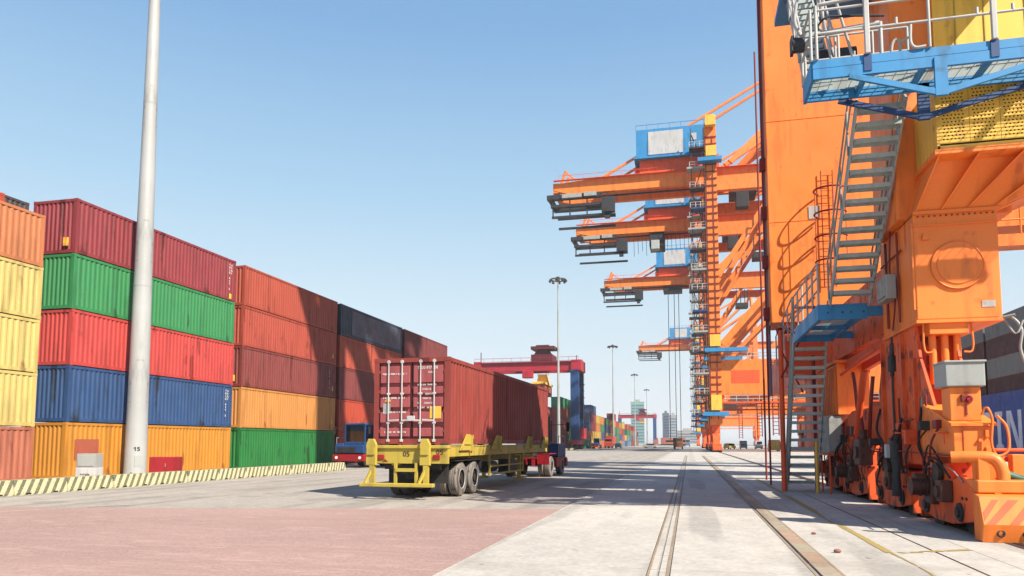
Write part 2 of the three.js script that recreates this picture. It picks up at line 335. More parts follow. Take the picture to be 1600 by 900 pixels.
cols.forEach((c, ci) => {
  let y = .02; const L = Math.abs(c.z[1] - c.z[0]), zc = (c.z[0] + c.z[1]) / 2;
  c.boxes.forEach((b, k) => {
    const H = b[4] ?? 2.575;
    const t = container('shipping_container', `${b[3]} container ${tierWord[k]} ${colWord[ci]}`, b.slice(0, 3), [SX + rr(-.015, .015), y, zc + rr(-.04, .04)], { L, H: H - .02, group: 'containers stacked along the yard lane', code: (ci === 1 && (k === 1 || k === 4)) ? '#f4f0ea' : undefined });
    const z = L / 2;
    if (ci === 1 && k === 0) part('repainted_patch', [bx(1.222, 1.226, .86, 1.80, z - .55, z + -1.95)], paint('patch_red', lit(214, 112, 84, 1.2), wearTex, .6), t, 'faded red repainted patch');
    if ((ci === 1 && k === 4) || (ci === 2 && k === 2)) part('locking_box', [rb(ci === 1 ? .62 : .5, ci === 1 ? .86 : .74, .32, .72, z + .0, z + .1, .02)], M.yellow, t, 'small yellow box on the end wall');
    if (ci === 1 && k === 4) part('size_mark', [bx(1.222, 1.226, .12, .42, -z + .4, -z + .62)], M.yellow, t);
    if (ci > 1 && k > 0 && k < 4) part('size_mark', [bx(1.222, 1.226, .55, .75, -z + .45, -z + .62), bx(1.222, 1.226, .82, .88, -z + .45, -z + .62)], M.yellow, t);
    if (ci > 1 && k === 2) part('marking', sheet(.42, 1.5).rotateY(Math.PI / 2).translate(1.226, 1.4, -z + 1.0), codeMat('#e8dcd0', 0), t);
    if (ci === 3 && k === 4) part('tarpaulin_sheet', [bx(1.224, 1.232, .25, 2.3, z - 2.0, -z + .4)], paint('slate_tarp', lit(92, 108, 132, 1.2), grimeTex, .5), t, 'mottled slate side sheet');
    y += H;
  });
});
container('shipping_container', 'red orange container, only its corner showing above the nearest stack', [226, 92, 62], [-30.92, 10.22, -19.97], { group: 'containers stacked along the yard lane' });
container('shipping_container', 'dark grey container top just showing behind the nearest stack', [96, 84, 84], [-33.6, 11.2, -23.7], { group: 'containers stacked along the yard lane' });

// ------------------------------------------------------------------ striped barriers
{
  const c = document.createElement('canvas'); c.width = 512; c.height = 128; const x = c.getContext('2d');
  x.fillStyle = '#e6dfb2'; x.fillRect(0, 0, 512, 128); x.fillStyle = '#7b7c60';
  for (let i = -2; i < 9; i++) { x.beginPath(); x.moveTo(i * 64, 128); x.lineTo(i * 64 + 28, 128); x.lineTo(i * 64 + 28 + 56, 0); x.lineTo(i * 64 + 56, 0); x.fill(); }
  for (let i = 0; i < 900; i++) { x.fillStyle = rnd() > .5 ? 'rgba(240,235,210,.55)' : 'rgba(110,100,70,.4)'; x.fillRect(rnd() * 512, rnd() * 128, 1 + rnd() * 7, 1 + rnd() * 4); }
  const st = new THREE.CanvasTexture(c); st.colorSpace = THREE.SRGBColorSpace; st.wrapS = st.wrapT = THREE.RepeatWrapping;
  const stripe = new THREE.MeshStandardMaterial({ map: st, color: new THREE.Color(.56, .56, .56), roughness: .8, bumpMap: bumpTex, bumpScale: .003 }); stripe.name = 'hazard_stripes';
  const plain = paint('faded_barrier_yellow', lit(236, 222, 150, 1.2), grimeTex, .8);
  const prof = [[-.21, 0], [-.21, .06], [-.16, .46], [.16, .46], [.21, .06], [.21, 0]];
  const body = (L) => { const g = poly(prof, L, 'z', -L / 2, .012); const p = g.attributes.position, uv = g.attributes.uv; for (let i = 0; i < p.count; i++) uv.setXY(i, -p.getZ(i) / 2.6, p.getY(i) / .5); return g; };
  const g0 = body(2.0); let k = 0;
  const build = (x0, z, label, group) => {
    const b = thing('striped_barrier', label, 'barrier', [x0, 0, z], 0, group);
    part('barrier_body', g0, stripe, b);
    part('forklift_slot', [bx(.16, .224, .0, .055, -.62, -.42), bx(.16, .224, .0, .055, .42, .62)], M.black, b);
    part('lifting_eye', [new THREE.TorusGeometry(.05, .012, 6, 12, Math.PI).translate(0, .46, 0)], M.steel, b);
    return b;
  };
  const nth = ['first', 'second', 'third', 'fourth', 'fifth', 'sixth', 'seventh', 'eighth', 'ninth', 'tenth', 'eleventh', 'last and farthest'], grp = 'striped barriers along the yard lane';
  const b0 = build(-20.94, -18.08, 'yellow and olive striped concrete barrier, first from the left picture edge', grp);
  for (let i = 1; i < 12; i++) copy(b0, [-20.94 + rr(-.03, .03) + i * .03, 0, -18.08 - i * 2.04], rr(-.01, .01), `yellow and olive striped concrete barrier, ${nth[i]} from the left picture edge`);
  copy(b0, [-20.97, 0, -16.04], 0, 'yellow and olive striped concrete barrier just outside the left picture edge');
  for (let i = 0; i < 9; i++) copy(b0, [-26.2 + rr(-.05, .05), 0, -150 - i * 2.6], 0, 'concrete barrier with faded hazard stripes in the far row below the red yard crane', 'far striped barriers');
}

// ------------------------------------------------------------------ lamp masts and kit at their foot
function lampMast(pos, label, h, r0, far) {
  const t = thing('lamp_mast', label, 'lamp mast', pos, 0, 'tall lamp masts along the yard');
  part('pole', [cylY(.1, h, 0, 0, r0, r0 * .30, far ? 8 : 28)], far ? M.galv : M.mast, t);
  if (!far) { part('seam_ring', [9.4, 18.8, 28].map((y) => cylY(y, y + .05, 0, 0, (r0 + .012) * (1 - .70 * y / h), undefined, 28)), M.mast, t); part('access_hatch', [rb(-.14, .14, .5, 1.05, r0 * .97, r0 * 1.0, .01).rotateY(.9)], M.galv, t); }
  part('base_flange', [cylY(-.01, .12, 0, 0, r0 * 1.6, r0 * 1.6, 16)], M.galv, t);
  const ring = part('lamp_ring', [new THREE.TorusGeometry(1.5, .12, 6, 20).rotateX(Math.PI / 2).translate(0, h - .3, 0), bar([-1.5, h - .3, 0], [1.5, h - .3, 0], .06), bar([0, h - .3, -1.5], [0, h - .3, 1.5], .06), cylY(h - .5, h + .25, 0, 0, .35)], M.steel, t);
  for (let i = 0; i < 8; i++) { const a = i * Math.PI / 4; part('floodlight', [rb(-.22, .22, -.3, .12, -.16, .16, .04).rotateX(.5).rotateY(-a + Math.PI / 2).translate(Math.cos(a) * 1.6, h - .5, Math.sin(a) * 1.6)], M.steel, ring); }
  return t;
}
const mast0 = lampMast([-26.32, 0, -30.85], 'very thick pale lamp mast standing before the dark blue and yellow containers', 36, .51, false);
part('number_mark', sheet(.42, .3).rotateY(.80).translate(.36, 1.36, .36), printMat(new THREE.Color(0x2a2f30), 128, 96, (x) => { x.font = 'bold 84px sans-serif'; x.textAlign = 'center'; x.fillText('15', 64, 78); }), mast0);
lampMast([-23.5, 0, -135], 'tall slim lamp mast rising just right of the loaded truck', 32.6, .32, true);
lampMast([-23.8, 0, -240], 'second slim lamp mast, beyond the red yard crane', 33.4, .32, true);
lampMast([-24.6, 0, -350], 'third slim lamp mast, in front of the pale green tower', 34, .34, true);
lampMast([-24.6, 0, -452], 'fourth and farthest slim lamp mast, right of the pale green tower', 34, .36, true);
{
  const t = thing('junction_box', 'grey steel junction box on a white plinth left of the lamp mast foot', 'junction box', [-24.6, 0, -26.2], .2);
  part('plinth', [rb(-.42, .42, 0, .62, -.3, .3, .02)], M.panelWhite, t); part('cabinet', [rb(-.40, .40, .62, 1.2, -.28, .28, .02)], M.cabinet, t); part('door', [rb(-.34, .34, .68, 1.14, .275, .30, .01)], M.galv, t);
  part('notice', sheet(.5, .12).translate(0, .34, .304), printMat(new THREE.Color(0x444444), 128, 32, (x) => { for (let i = 0; i < 6; i++) x.fillRect(10 + i * 18, 6 + (i % 2) * 4, 12, 18); }), t);
  const r = thing('red_cabinet', 'low bright red steel cabinet right of the lamp mast foot', 'cabinet', [-22.0, 0, -27.6], .35);
  part('body', [rb(-.62, .62, .34, 1.05, -.2, .2, .02)], M.pureRed, r); for (const s of [-.5, .5]) part('leg', [bx(s - .04, s + .04, 0, .36, -.12, .12)], M.pureRed, r);
  part('door_panel', [rb(-.58, -.01, .39, 1.0, .19, .212, .01)], M.pureRed, r); part('door_panel', [rb(.01, .58, .39, 1.0, .19, .212, .01)], M.pureRed, r); part('handle', [bar([.05, .62, .23], [.05, .78, .23], .012)], M.galv, r);
}

// ------------------------------------------------------------------ wheels, loaded trailer and terminal tractors
function wheel(parent, x, z, r, w, side, name = 'wheel') {    // side: which way its rim faces
  const prof = [[r * .56, -w / 2], [r * .9, -w / 2], [r * .985, -w * .40], [r, -w * .30], [r, w * .30], [r * .985, w * .40], [r * .9, w / 2], [r * .56, w / 2]].map((p) => new THREE.Vector2(p[0], p[1]));
  const ty = new THREE.LatheGeometry(prof, 28).rotateZ(-Math.PI / 2).translate(x, r, z);
  const me = part(name, [ty], M.tyre, parent);
  const grooves = []; for (const q of [-.22, 0, .22]) grooves.push(new THREE.TorusGeometry(r * .998, .008, 4, 28).rotateY(Math.PI / 2).translate(x + q * w, r, z)); part('tread_groove', grooves, M.black, me);
  const f = x + side * w * .5;
  const rim = [cylX(f - side * .10, f - side * .06, r, z, r * .58, 20), cylX(f - side * .10, f - side * .005, r, z, r * .22, 14)];
  for (let i = 0; i < 8; i++) { const a = i * Math.PI / 4; rim.push(cylX(f - side * .07, f - side * .04, r + Math.sin(a) * r * .36, z + Math.cos(a) * r * .36, .025, 6)); }
  part('rim', rim, M.steel, me); part('rim_flange', [new THREE.TorusGeometry(r * .57, .02, 6, 22).rotateY(Math.PI / 2).translate(f - side * .01, r, z)], M.galv, me);
  return me;
}
const TRY = -.030, TPOS = [-8.12, 0, -20.65];
{
  const t = thing('container_trailer', 'yellow terminal trailer with corner guides carrying the brick red container', 'trailer', TPOS, TRY, undefined);
  const Y = M.yellowDirty, LEN = 13.6;
  for (const s of [-1, 1]) part('main_beam', [bx(s * .46 - .07, s * .46 + .07, 1.02, 1.52, -.1, -LEN), bx(s * .46 - .12, s * .46 + .12, 1.52, 1.56, -.1, -LEN), bx(s * .46 - .12, s * .46 + .12, .98, 1.02, -.1, -LEN)], Y, t);
  for (const s of [-1, 1]) part('side_beam', [bx(s * 1.20, s * 1.12, 1.24, 1.56, -.1, -LEN), bx(s * 1.215, s * 1.10, 1.54, 1.575, -.1, -LEN)], Y, t);
  for (let z = -.9; z > -LEN; z -= 1.45) part('cross_member', [bx(-1.12, 1.12, 1.18, 1.46, z - .06, z + .06)], Y, t);
  const rear = part('rear_beam', [bx(-1.24, 1.24, 1.04, 1.56, -.02, -.12), rb(-1.26, 1.26, 1.48, 1.58, .04, -.2, .02)], Y, t);
  part('lamp', [rb(-1.0, -.78, 1.16, 1.30, .02, -.02, .02)], M.pureRed, rear); part('lamp', [rb(.78, 1.0, 1.16, 1.30, .02, -.02, .02)], M.pureRed, rear);
  part('triangle_mark', [poly([[-.86, 1.08], [-.66, 1.08], [-.76, 1.17]], .004, 'z', -.018), poly([[.30, 1.10], [.50, 1.10], [.40, 1.22]], .004, 'z', -.018)], M.redPaint, rear);
  part('number_mark', sheet(.44, .22).translate(-.08, 1.32, -.014), printMat(new THREE.Color(0x3a3420), 128, 64, (x) => { x.font = 'bold 60px sans-serif'; x.textAlign = 'center'; x.fillText('05', 64, 54); }), rear);
  part('number_mark', sheet(.44, .22).translate(.98, 1.38, -.014), printMat(new THREE.Color(0x6a3020), 128, 64, (x) => { x.font = 'bold 60px sans-serif'; x.textAlign = 'center'; x.fillText('05', 64, 54); }), rear);
  for (const s of [-1, 0.45]) {   // tall corner guides and legs
    const x0 = s < 0 ? -1.30 : .42;
    part('corner_guide', [poly([[x0, 1.0], [x0 + .30, 1.0], [x0 + .30, 1.60], [x0 + .22, 1.76], [x0 + .06, 1.76], [x0, 1.60]], .10, 'z', .04, .01), bx(x0 + .03, x0 + .27, 1.3, 1.52, .14, .19)], Y, t);
    part('guard_post', [bx(x0 + .10, x0 + .26, .44, 1.04, .04, .14), beam([x0 + .18, .98, .02], [x0 + .04, .46, .30], .07, .07)], Y, t);
  }
  part('step_bar', [rb(-1.42, .92, .36, .47, .18, .36, .02)], Y, t);
  part('bumper_frame', [bx(-.42, -.34, .84, 1.06, .02, .10), bx(.24, .32, .46, 1.06, .02, .10), bx(-.38, .28, .80, .90, .02, .12), bx(-.42, -.34, .46, .9, .02, .10)], Y, t);
  part('skid_plate', [bx(-.42, .32, .30, .34, -.1, -.9), bx(-.30, .20, .55, .78, -.5, -.62)], M.dark, t);
  // side brackets that guide the container
  for (const s of [-1, 1]) for (const z of [-1.6, -4.9, -9.6, -12.6]) {
    const b = part('side_bracket', [poly([[z + .55, 1.42], [z - .42, 1.42], [z - .42, 1.92], [z - .10, 1.92]], .03, 'x', s > 0 ? 1.235 : -1.265, .004), bx(s * 1.235, s * 1.36, 1.42, 1.90, z - .46, z - .40), bx(s * 1.235, s * 1.30, 1.60, 1.64, z - .40, z + .20)], Y, t);
    part('bracket_mark', [bx(s * 1.361, s * 1.365, 1.62, 1.78, z - .45, z - .41)], M.black, b);
  }
  for (const z of [-1.6, -2.9]) { part('axle', [cylX(-1.0, 1.0, .53, z, .09, 10)], M.dark, t); for (const s of [-1, 1]) { wheel(t, s * .98, z, .53, .30, s); wheel(t, s * .64, z, .53, .28, s); } }
  for (const s of [-1, 1]) part('suspension', [bx(s * .46 - .06, s * .46 + .06, .62, .98, -1.2, -3.9), beam([s * .46, .6, -1.5], [s * .46, .72, -2.6], .1, .06), beam([s * .46, .72, -2.6], [s * .46, .6, -3.7], .1, .06)], M.dark, t);
  for (const s of [-1, 1]) { part('mudguard', [bx(s * .52, s * 1.16, 1.09, 1.115, -1.0, -3.5), bx(s * .52, s * 1.16, .76, 1.115, -3.47, -3.5)], M.dark, t); }
  for (const s of [-1, 1]) { part('landing_leg', [bx(s * .78 - .07, s * .78 + .07, .22, 1.1, -9.9, -10.05), bx(s * .78 - .16, s * .78 + .16, .14, .22, -9.8, -10.15)], Y, t); part('side_guard', [bx(s * 1.14, s * 1.17, .52, .58, -4.4, -9.2), bx(s * 1.14, s * 1.17, .80, .85, -4.4, -9.2), bx(s * 1.13, s * 1.18, .50, 1.25, -4.4, -4.5), bx(s * 1.13, s * 1.18, .50, 1.25, -7.0, -7.1), bx(s * 1.13, s * 1.18, .50, 1.25, -9.1, -9.2)], s > 0 ? Y : Y, t); }
  for (const s of [-1, 1]) part('air_tank', [cylZ(-5.2, -6.4, s * .72, .78, .2)], M.steel, t);
  for (const s of [-1, 1]) { part('reflector', [-2.2, -5.6, -8.2, -11].map((z) => bx(s * 1.216, s * 1.22, 1.34, 1.40, z, z - .14)), M.pureRed, t); }
  part('brake_hose', [tube([[.3, .9, -.3], [.2, .62, -.5], [-.1, .60, -.6], [-.3, .88, -.4]], .02), tube([[.1, .95, -.6], [.35, .7, -.9], [.3, .5, -1.4]], .018)], M.black, t);
  part('brake_chamber', [-1.6, -2.9].map((z) => cylZ(z + .25, z + .42, .3, .62, .1, 14)), M.steel, t);
  part('under_frame', [bx(-.40, .40, .70, 1.0, -.4, -4.2), bx(-.9, .9, .86, 1.02, -.3, -.42)], M.dark, t);
  part('spray_guard', [bx(-.98, .98, .42, 1.0, -.78, -.81)], M.black, t);
  part('twist_lock', [-1.08, 1.08].map((x) => rb(x - .1, x + .1, 1.54, 1.64, -.02, -.24, .02)), M.dark, t);
  part('tool_box', [rb(.6, 1.1, .5, 1.0, -7.4, -8.6, .03)], M.dark, t);

  // container on it
  const c = container('loaded_container', 'brick red high container with white lock rods loaded on the yellow trailer', [184, 78, 68], [TPOS[0] - .03 * -6.9 * -1 * -1, 1.60, TPOS[2] - 6.95], { L: 13.6, H: 2.62, ry: TRY, doors: true });
  const cm = mcache.get('container_184_78_68'), z = 6.8, H = 2.62;
  for (const s of [-1, 1]) {
    const d = [bx(s * .012, s * 1.06, .17, H - .14, z - .14, z - .10)];
    for (const [a, b] of [[.24, .50], [.66, .98], [1.12, 1.42], [1.52, 1.74], [1.86, 2.38]]) d.push(rb(s * .06, s * 1.02, a, b, z - .11, z - .022, .015));
    const leaf = part('door', d, paint('faded_door_red', lit(206, 104, 106, 1.12), wearTex, .6), c, 'faded pinkish red door leaf');
    for (const q of [.30, .74]) {
      const x = s * q;
      part('lock_rod', [bar([x, .10, z + .01], [x, H - .06, z + .01], .021, .021, 8), rb(x - .05, x + .05, .08, .16, z - .03, z + .03, .01), rb(x - .05, x + .05, H - .16, H - .08, z - .03, z + .03, .01), rb(x - .05, x + .05, .62, .68, z - .03, z + .03, .01), rb(x - .05, x + .05, 1.5, 1.56, z - .03, z + .03, .01)], M.panelWhite, leaf);
      part('handle', [beam([x, .72, z + .03], [x - s * .0 + (q > .5 ? -s * .36 : -s * .26), .74, z + .04], .03, .05)], M.panelWhite, leaf);
    }
    part('door_gasket', [bx(s * .006, s * .014, .17, H - .14, z - .10, z - .05), bx(s * 1.045, s * 1.062, .17, H - .14, z - .10, z - .02), bx(s * .02, s * 1.06, .168, .185, z - .10, z - .02), bx(s * .02, s * 1.06, H - .155, H - .14, z - .10, z - .02)], paint('door_gasket_red', lit(78, 34, 34, 1.2), grimeTex, .8), leaf);
    part('hinge', [.4, 1.0, 1.6, 2.2].map((y) => rb(s * 1.03, s * 1.12, y - .05, y + .05, z - .05, z - .005, .01)), cm, leaf);
  }
  part('seal_plate', [rb(-.12, .14, .70, .86, z + .01, z + .05, .015)], M.panelWhite, c);
  part('yellow_placard', [bx(.60, .96, .78, 1.14, z - .02, z - .014)], M.yellow, c, 'yellow square placard');
  part('grey_placard', [bx(-.92, -.68, .92, 1.24, z - .02, z - .014)], M.cabinet, c, 'grey data plate');
  part('warning_mark', [poly([[-.86, 1.30], [-.66, 1.30], [-.76, 1.46]], .005, 'z', z - .019)], M.yellow, c, 'small yellow triangle');
  const txt = printMat(new THREE.Color(0xf2eeea), 512, 1024, (x) => {
    x.font = 'bold 62px sans-serif'; x.fillText('TRLU 417 208', 40, 130); x.font = 'bold 46px sans-serif'; x.fillText('L5G1', 240, 200);
    x.font = 'bold 40px sans-serif'; ['MAX.GW  30480 KG', '         67200 LB', 'TARE     4820 KG', '         10620 LB', 'NET     25660 KG', 'CU.CAP.   86 CU.M'].forEach((s, i) => x.fillText(s, 40, 400 + i * 74));
  });
  part('marking', sheet(.86, 1.9).translate(.56, 1.56, z - .012), txt, c);
  const stripeM = printMat(new THREE.Color(0xe8d8d4), 256, 512, (x) => { for (const y of [60, 230, 330, 470]) for (let i = 0; i < 30; i++) if (rnd() > .35) x.fillRect(10 + i * 8, y, 7, 10 + rnd() * 5); });
  part('marking', sheet(.84, 2.2).translate(-.56, 1.32, z - .011), stripeM, c);
}
function tractor(label, pos, ry, group) {                      // faces -z at ry 0
  const t = thing('terminal_tractor', label, 'tractor', pos, ry, group);
  part('chassis', [bx(-.5, -.36, .55, .85, 1.9, -2.2), bx(.36, .5, .55, .85, 1.9, -2.2), rb(-1.22, 1.22, .42, .86, -2.5, -2.1, .04), bx(-1.2, 1.2, .84, .92, .1, -2.3), bx(-1.22, -.9, .45, .85, .2, -1.0), bx(.9, 1.22, .45, .85, .2, -1.0)], M.pureRed, t);
  const cab = part('cab', [rb(-1.15, .45, .92, 1.72, -.55, -2.25, .05), rb(-1.15, .45, 2.82, 2.98, -.50, -2.25, .06), bx(-1.14, -1.06, 1.7, 2.84, -.56, -.66), bx(.36, .44, 1.7, 2.84, -.56, -.66), bx(-1.14, -1.06, 1.7, 2.84, -2.14, -2.24), bx(.36, .44, 1.7, 2.84, -2.14, -2.24)], M.blueDark, t);
  part('window', [bx(-1.07, .37, 1.7, 2.84, -2.18, -2.20)], M.glass, cab); part('window', [bx(-1.07, .37, 1.7, 2.84, -.60, -.62)], M.glass, cab);
  part('window', [bx(-1.12, -1.10, 1.7, 2.84, -.66, -2.14)], M.glass, cab); part('window', [bx(.40, .42, 1.7, 2.84, -.66, -2.14)], M.glass, cab);
  part('seat', [rb(-.6, -.1, 1.5, 1.72, -1.0, -1.5, .05), rb(-.6, -.1, 1.6, 2.3, -.9, -1.02, .05)], M.black, cab);
  part('hood', [rb(.48, 1.16, .92, 1.62, -.7, -2.3, .08), rb(-1.1, 1.1, .95, 1.5, -2.24, -2.4, .05)], M.blueDark, t);
  part('grille', [bx(-.5, .9, 1.0, 1.35, -2.40, -2.42)], M.dark, t);
  for (const s of [-1, 1]) part('headlight', [cylZ(-2.50, -2.53, s * .9, .66, .10, 14)], M.lampGlass, t);
  for (const s of [-1, 1]) part('rear_lamp', [rb(s * .78, s * 1.08, .68, .82, 1.90, 1.94, .01)], M.pureRed, t);
  part('exhaust_stack', [cylY(1.5, 3.0, .66, -.5, .07)], M.steel, t);
  part('fifth_wheel', [cylY(1.0, 1.16, 0, 1.0, .5)], M.dark, t);
  part('rear_fender', [bx(-1.22, -.62, 1.10, 1.14, .2, 1.8), bx(.62, 1.22, 1.10, 1.14, .2, 1.8), bx(-1.22, -.62, .6, 1.14, 1.76, 1.80), bx(.62, 1.22, .6, 1.14, 1.76, 1.80)], M.pureRed, t);
  for (const s of [-1, 1]) { part('mirror', [bar([s > 0 ? .44 : -1.14, 2.6, -2.1], [s > 0 ? 1.30 : -1.42, 2.66, -2.2], .018), rb(s > 0 ? 1.22 : -1.5, s > 0 ? 1.38 : -1.34, 2.25, 2.75, -2.16, -2.22, .02)], M.black, t); }
  part('grab_rail', [bar([1.15, .9, -.6], [1.15, 2.0, -.6], .02), bar([1.15, 2.0, -.6], [1.15, 2.0, -2.1], .02), bar([1.15, 2.0, -2.1], [1.15, .9, -2.1], .02)], M.galv, t);
  part('beacon', [cylY(2.98, 3.14, -.3, -1.2, .08)], M.yellow, t);
  for (const s of [-1, 1]) { wheel(t, s * 1.0, -1.5, .5, .3, s); wheel(t, s * 1.02, 1.0, .5, .3, s); wheel(t, s * .70, 1.0, .5, .28, s); }
  return t;
}
const tr0 = tractor('blue cabbed tractor with red bumper facing the camera left of the loaded trailer', [-22.05, 0, -48.2], Math.PI - .10);
copy(tr0, [-7.72, 0, -37.0], -.05, 'blue and red tractor half hidden ahead of the loaded container, pulling it');

// ------------------------------------------------------------------ near quay crane
const ORI = [5.2, 0, -22];
const nc = thing('quay_crane', 'nearest huge orange quay crane with blue platforms and grey stairs at right', 'crane', ORI, 0, 'quay cranes', true);
{
  const O = M.orange, D = M.orangeDirty;
  // bogies: four two-wheel trucks
  const zc = [-15.9, -19.6, -23.7, -27.2];
  zc.forEach((z, i) => {
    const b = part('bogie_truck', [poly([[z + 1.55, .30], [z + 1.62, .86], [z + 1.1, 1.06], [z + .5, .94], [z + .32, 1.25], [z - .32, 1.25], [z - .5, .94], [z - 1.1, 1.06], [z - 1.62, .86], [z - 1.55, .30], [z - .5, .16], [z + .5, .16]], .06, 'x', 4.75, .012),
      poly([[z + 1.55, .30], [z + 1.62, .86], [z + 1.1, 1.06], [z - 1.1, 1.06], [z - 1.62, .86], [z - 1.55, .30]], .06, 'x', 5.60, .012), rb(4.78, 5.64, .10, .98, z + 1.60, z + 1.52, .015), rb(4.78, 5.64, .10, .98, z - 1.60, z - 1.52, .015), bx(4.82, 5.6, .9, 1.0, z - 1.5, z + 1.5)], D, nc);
    for (const s of [-1, 1]) part('wheel', [cylX(4.98, 5.42, .38, z + s * .95, .37, 28), cylX(4.94, 4.99, .38, z + s * .95, .44, 28), cylX(5.41, 5.46, .38, z + s * .95, .44, 28), cylX(4.70, 4.78, .40, z + s * .95, .17, 18), cylX(4.66, 4.72, .40, z + s * .95, .09, 12)], M.dark, b);
    part('pivot_pin', [cylX(4.66, 5.74, 1.08, z, .14, 20), cylX(4.62, 4.68, 1.08, z, .20, 20)], M.steel, b);
    if (i !== 1) part('drive_motor', [cylX(4.30, 4.74, .78, z - .45, .17, 18), cylX(4.44, 4.48, .78, z - .45, .19, 18), cylX(4.54, 4.58, .78, z - .45, .19, 18), rb(4.36, 4.58, .92, 1.04, z - .56, z - .34, .02), rb(4.60, 4.76, .45, 1.0, z - .66, z - .20, .03)], i % 2 ? M.orangeDirty : M.greasy, b);
    part('brake_unit', [rb(4.52, 4.74, .55, .95, z + .30, z + .62, .03), cylX(4.48, 4.56, .74, z + .46, .11, 14)], M.greasy, b);
    part('cable_loop', [tube([[4.70, 1.0, z + .6], [4.56, 1.35, z + .3], [4.54, 1.2, z - .2], [4.60, .95, z - .5]], .022)], M.black, b); part('cable_loop', [tube([[4.70, 1.25, z + .2], [4.58, 1.6, z - .1], [4.62, 1.3, z - .6]], .018)], M.black, b);
    part('grease_line', [tube([[4.72, .95, z + 1.2], [4.70, 1.18, z + .6], [4.70, 1.12, z - .8], [4.72, .7, z - 1.3]], .012)], M.galv, b);
    part('bolt_head', [-1.3, -1.1, 1.1, 1.3].map((q) => cylX(4.71, 4.74, .66, z + q, .03, 6)), M.steel, b);
  });
  // rail sweeper and buffer at the near end
  const buf = part('rail_guard', [poly([[-14.22, .02], [-13.92, .02], [-13.84, .30], [-14.0, .74], [-14.22, .80]], .92, 'x', 4.72, .014)], O, nc);
  const pf = (y) => y < .30 ? -13.92 + (y - .02) / .28 * .08 : -13.84 - (y - .30) / .44 * .16;
  const stripeQuad = (a) => { const g = new THREE.BufferGeometry(); const P = a.map(([x, y]) => [x, y, pf(y) + .02]); g.setAttribute('position', new THREE.Float32BufferAttribute([...P[0], ...P[1], ...P[2], ...P[0], ...P[2], ...P[3]], 3)); g.computeVertexNormals(); return g; };
  part('warning_stripe', [stripeQuad([[4.76, .31], [4.90, .31], [5.30, .70], [5.14, .70]]), stripeQuad([[5.10, .31], [5.24, .31], [5.58, .66], [5.46, .70]]), stripeQuad([[4.74, .5], [4.74, .36], [5.0, .70], [4.90, .70]])], M.orangeDeep, buf);
  part('tow_eye', [new THREE.TorusGeometry(.05, .02, 6, 14).translate(4.98, .16, -13.87), new THREE.TorusGeometry(.05, .02, 6, 14).translate(5.36, .16, -13.87)], M.dark, buf);
  part('guard_housing', [rb(4.74, 5.62, .80, 1.02, -14.1, -15.0, .03), rb(4.80, 4.98, .98, 1.40, -14.2, -14.5, .02), bx(4.95, 5.25, 1.0, 1.40, -14.62, -14.7)], O, nc);
  part('bent_pipe', [tube([[4.45, 1.40, -14.4], [4.80, 1.41, -14.3], [5.06, 1.38, -14.25], [5.17, 1.20, -14.22], [5.16, .95, -14.2], [5.02, .78, -14.2]], .10, 30, 12)], O, nc);
  part('window_frame', [bx(4.96, 5.0, 1.0, 1.36, -14.28, -14.34), bx(4.76, 4.80, 1.0, 1.36, -14.28, -14.34), bx(4.76, 5.0, 1.33, 1.37, -14.28, -14.34), bx(4.76, 5.0, .98, 1.02, -14.28, -14.34)], O, nc);
  // sloped housing, post and junction box near the end
  part('clamp_housing', [poly([[-14.98, 1.40], [-14.98, 1.94], [-15.3, 2.03], [-16.7, 2.42], [-16.9, 1.40]], .62, 'x', 4.70, .012), poly([[-14.90, 1.96], [-14.90, 2.0], [-16.2, 2.36], [-16.2, 2.31]], .74, 'x', 4.64, .004)], O, nc);
  part('access_door', [rb(4.84, 5.16, 1.48, 1.9, -14.975, -14.95, .012), cylZ(-14.95, -14.90, 5.1, 1.7, .03, 10), rb(5.19, 5.25, 1.45, 1.58, -14.97, -14.92, .01), rb(5.19, 5.25, 1.75, 1.88, -14.97, -14.92, .01)], O, nc);
  part('control_post', [rb(4.68, 5.20, 2.05, 2.68, -15.05, -15.5, .02)], O, nc);
  part('stop_button', [new THREE.TorusGeometry(.06, .022, 8, 18).translate(4.98, 2.45, -15.03), cylZ(-15.05, -14.99, 4.98, 2.45, .035, 14)], M.pureRed, nc, 'round red stop button');
  part('switch_box', [rb(4.86, 4.91, 2.40, 2.54, -15.05, -15.0, .01), bx(4.93, 4.96, 2.16, 2.36, -15.05, -15.03), bx(4.94, 5.0, 2.56, 2.58, -15.05, -15.03)], M.redPaint, nc);
  part('junction_box', [rb(4.60, 5.26, 2.68, 3.14, -14.96, -15.62, .025), rb(4.58, 5.28, 3.12, 3.16, -14.93, -15.65, .012)], M.cabinet, nc, 'pale grey junction box on the orange post');
  part('hand_loop', [tube([[5.14, 2.15, -14.9], [5.20, 2.3, -14.86], [5.28, 2.12, -14.84], [5.26, 1.6, -14.84], [5.34, 1.42, -14.84], [5.50, 1.5, -14.84], [5.5, 1.95, -14.84], [5.36, 2.14, -14.84]], .024, 40, 8)], O, nc);
  // sill block with its round cover, and the pins that carry it
  const blk = part('sill_block', [rb(4.80, 6.43, 4.27, 6.62, -17.2, -20.0, .03)], O, nc);
  part('round_cover', [cylZ(-17.2, -17.165, 5.62, 5.42, .50, 48), new THREE.TorusGeometry(.50, .018, 6, 48).translate(5.62, 5.42, -17.17), cylZ(-17.17, -17.145, 5.62, 5.42, .40, 48)], O, blk);
  part('base_lip', [bx(4.78, 6.45, 4.20, 4.27, -17.17, -20.0)], O, blk);
  part('flange_bolt', [...Array(14)].map((_, i) => cylZ(-17.2, -17.175, 4.9 + i * .111, 6.52, .018, 6)), M.steel, blk);
  part('name_plate', [bx(6.05, 6.3, 4.5, 4.64, -17.2, -17.19)], M.white, blk);
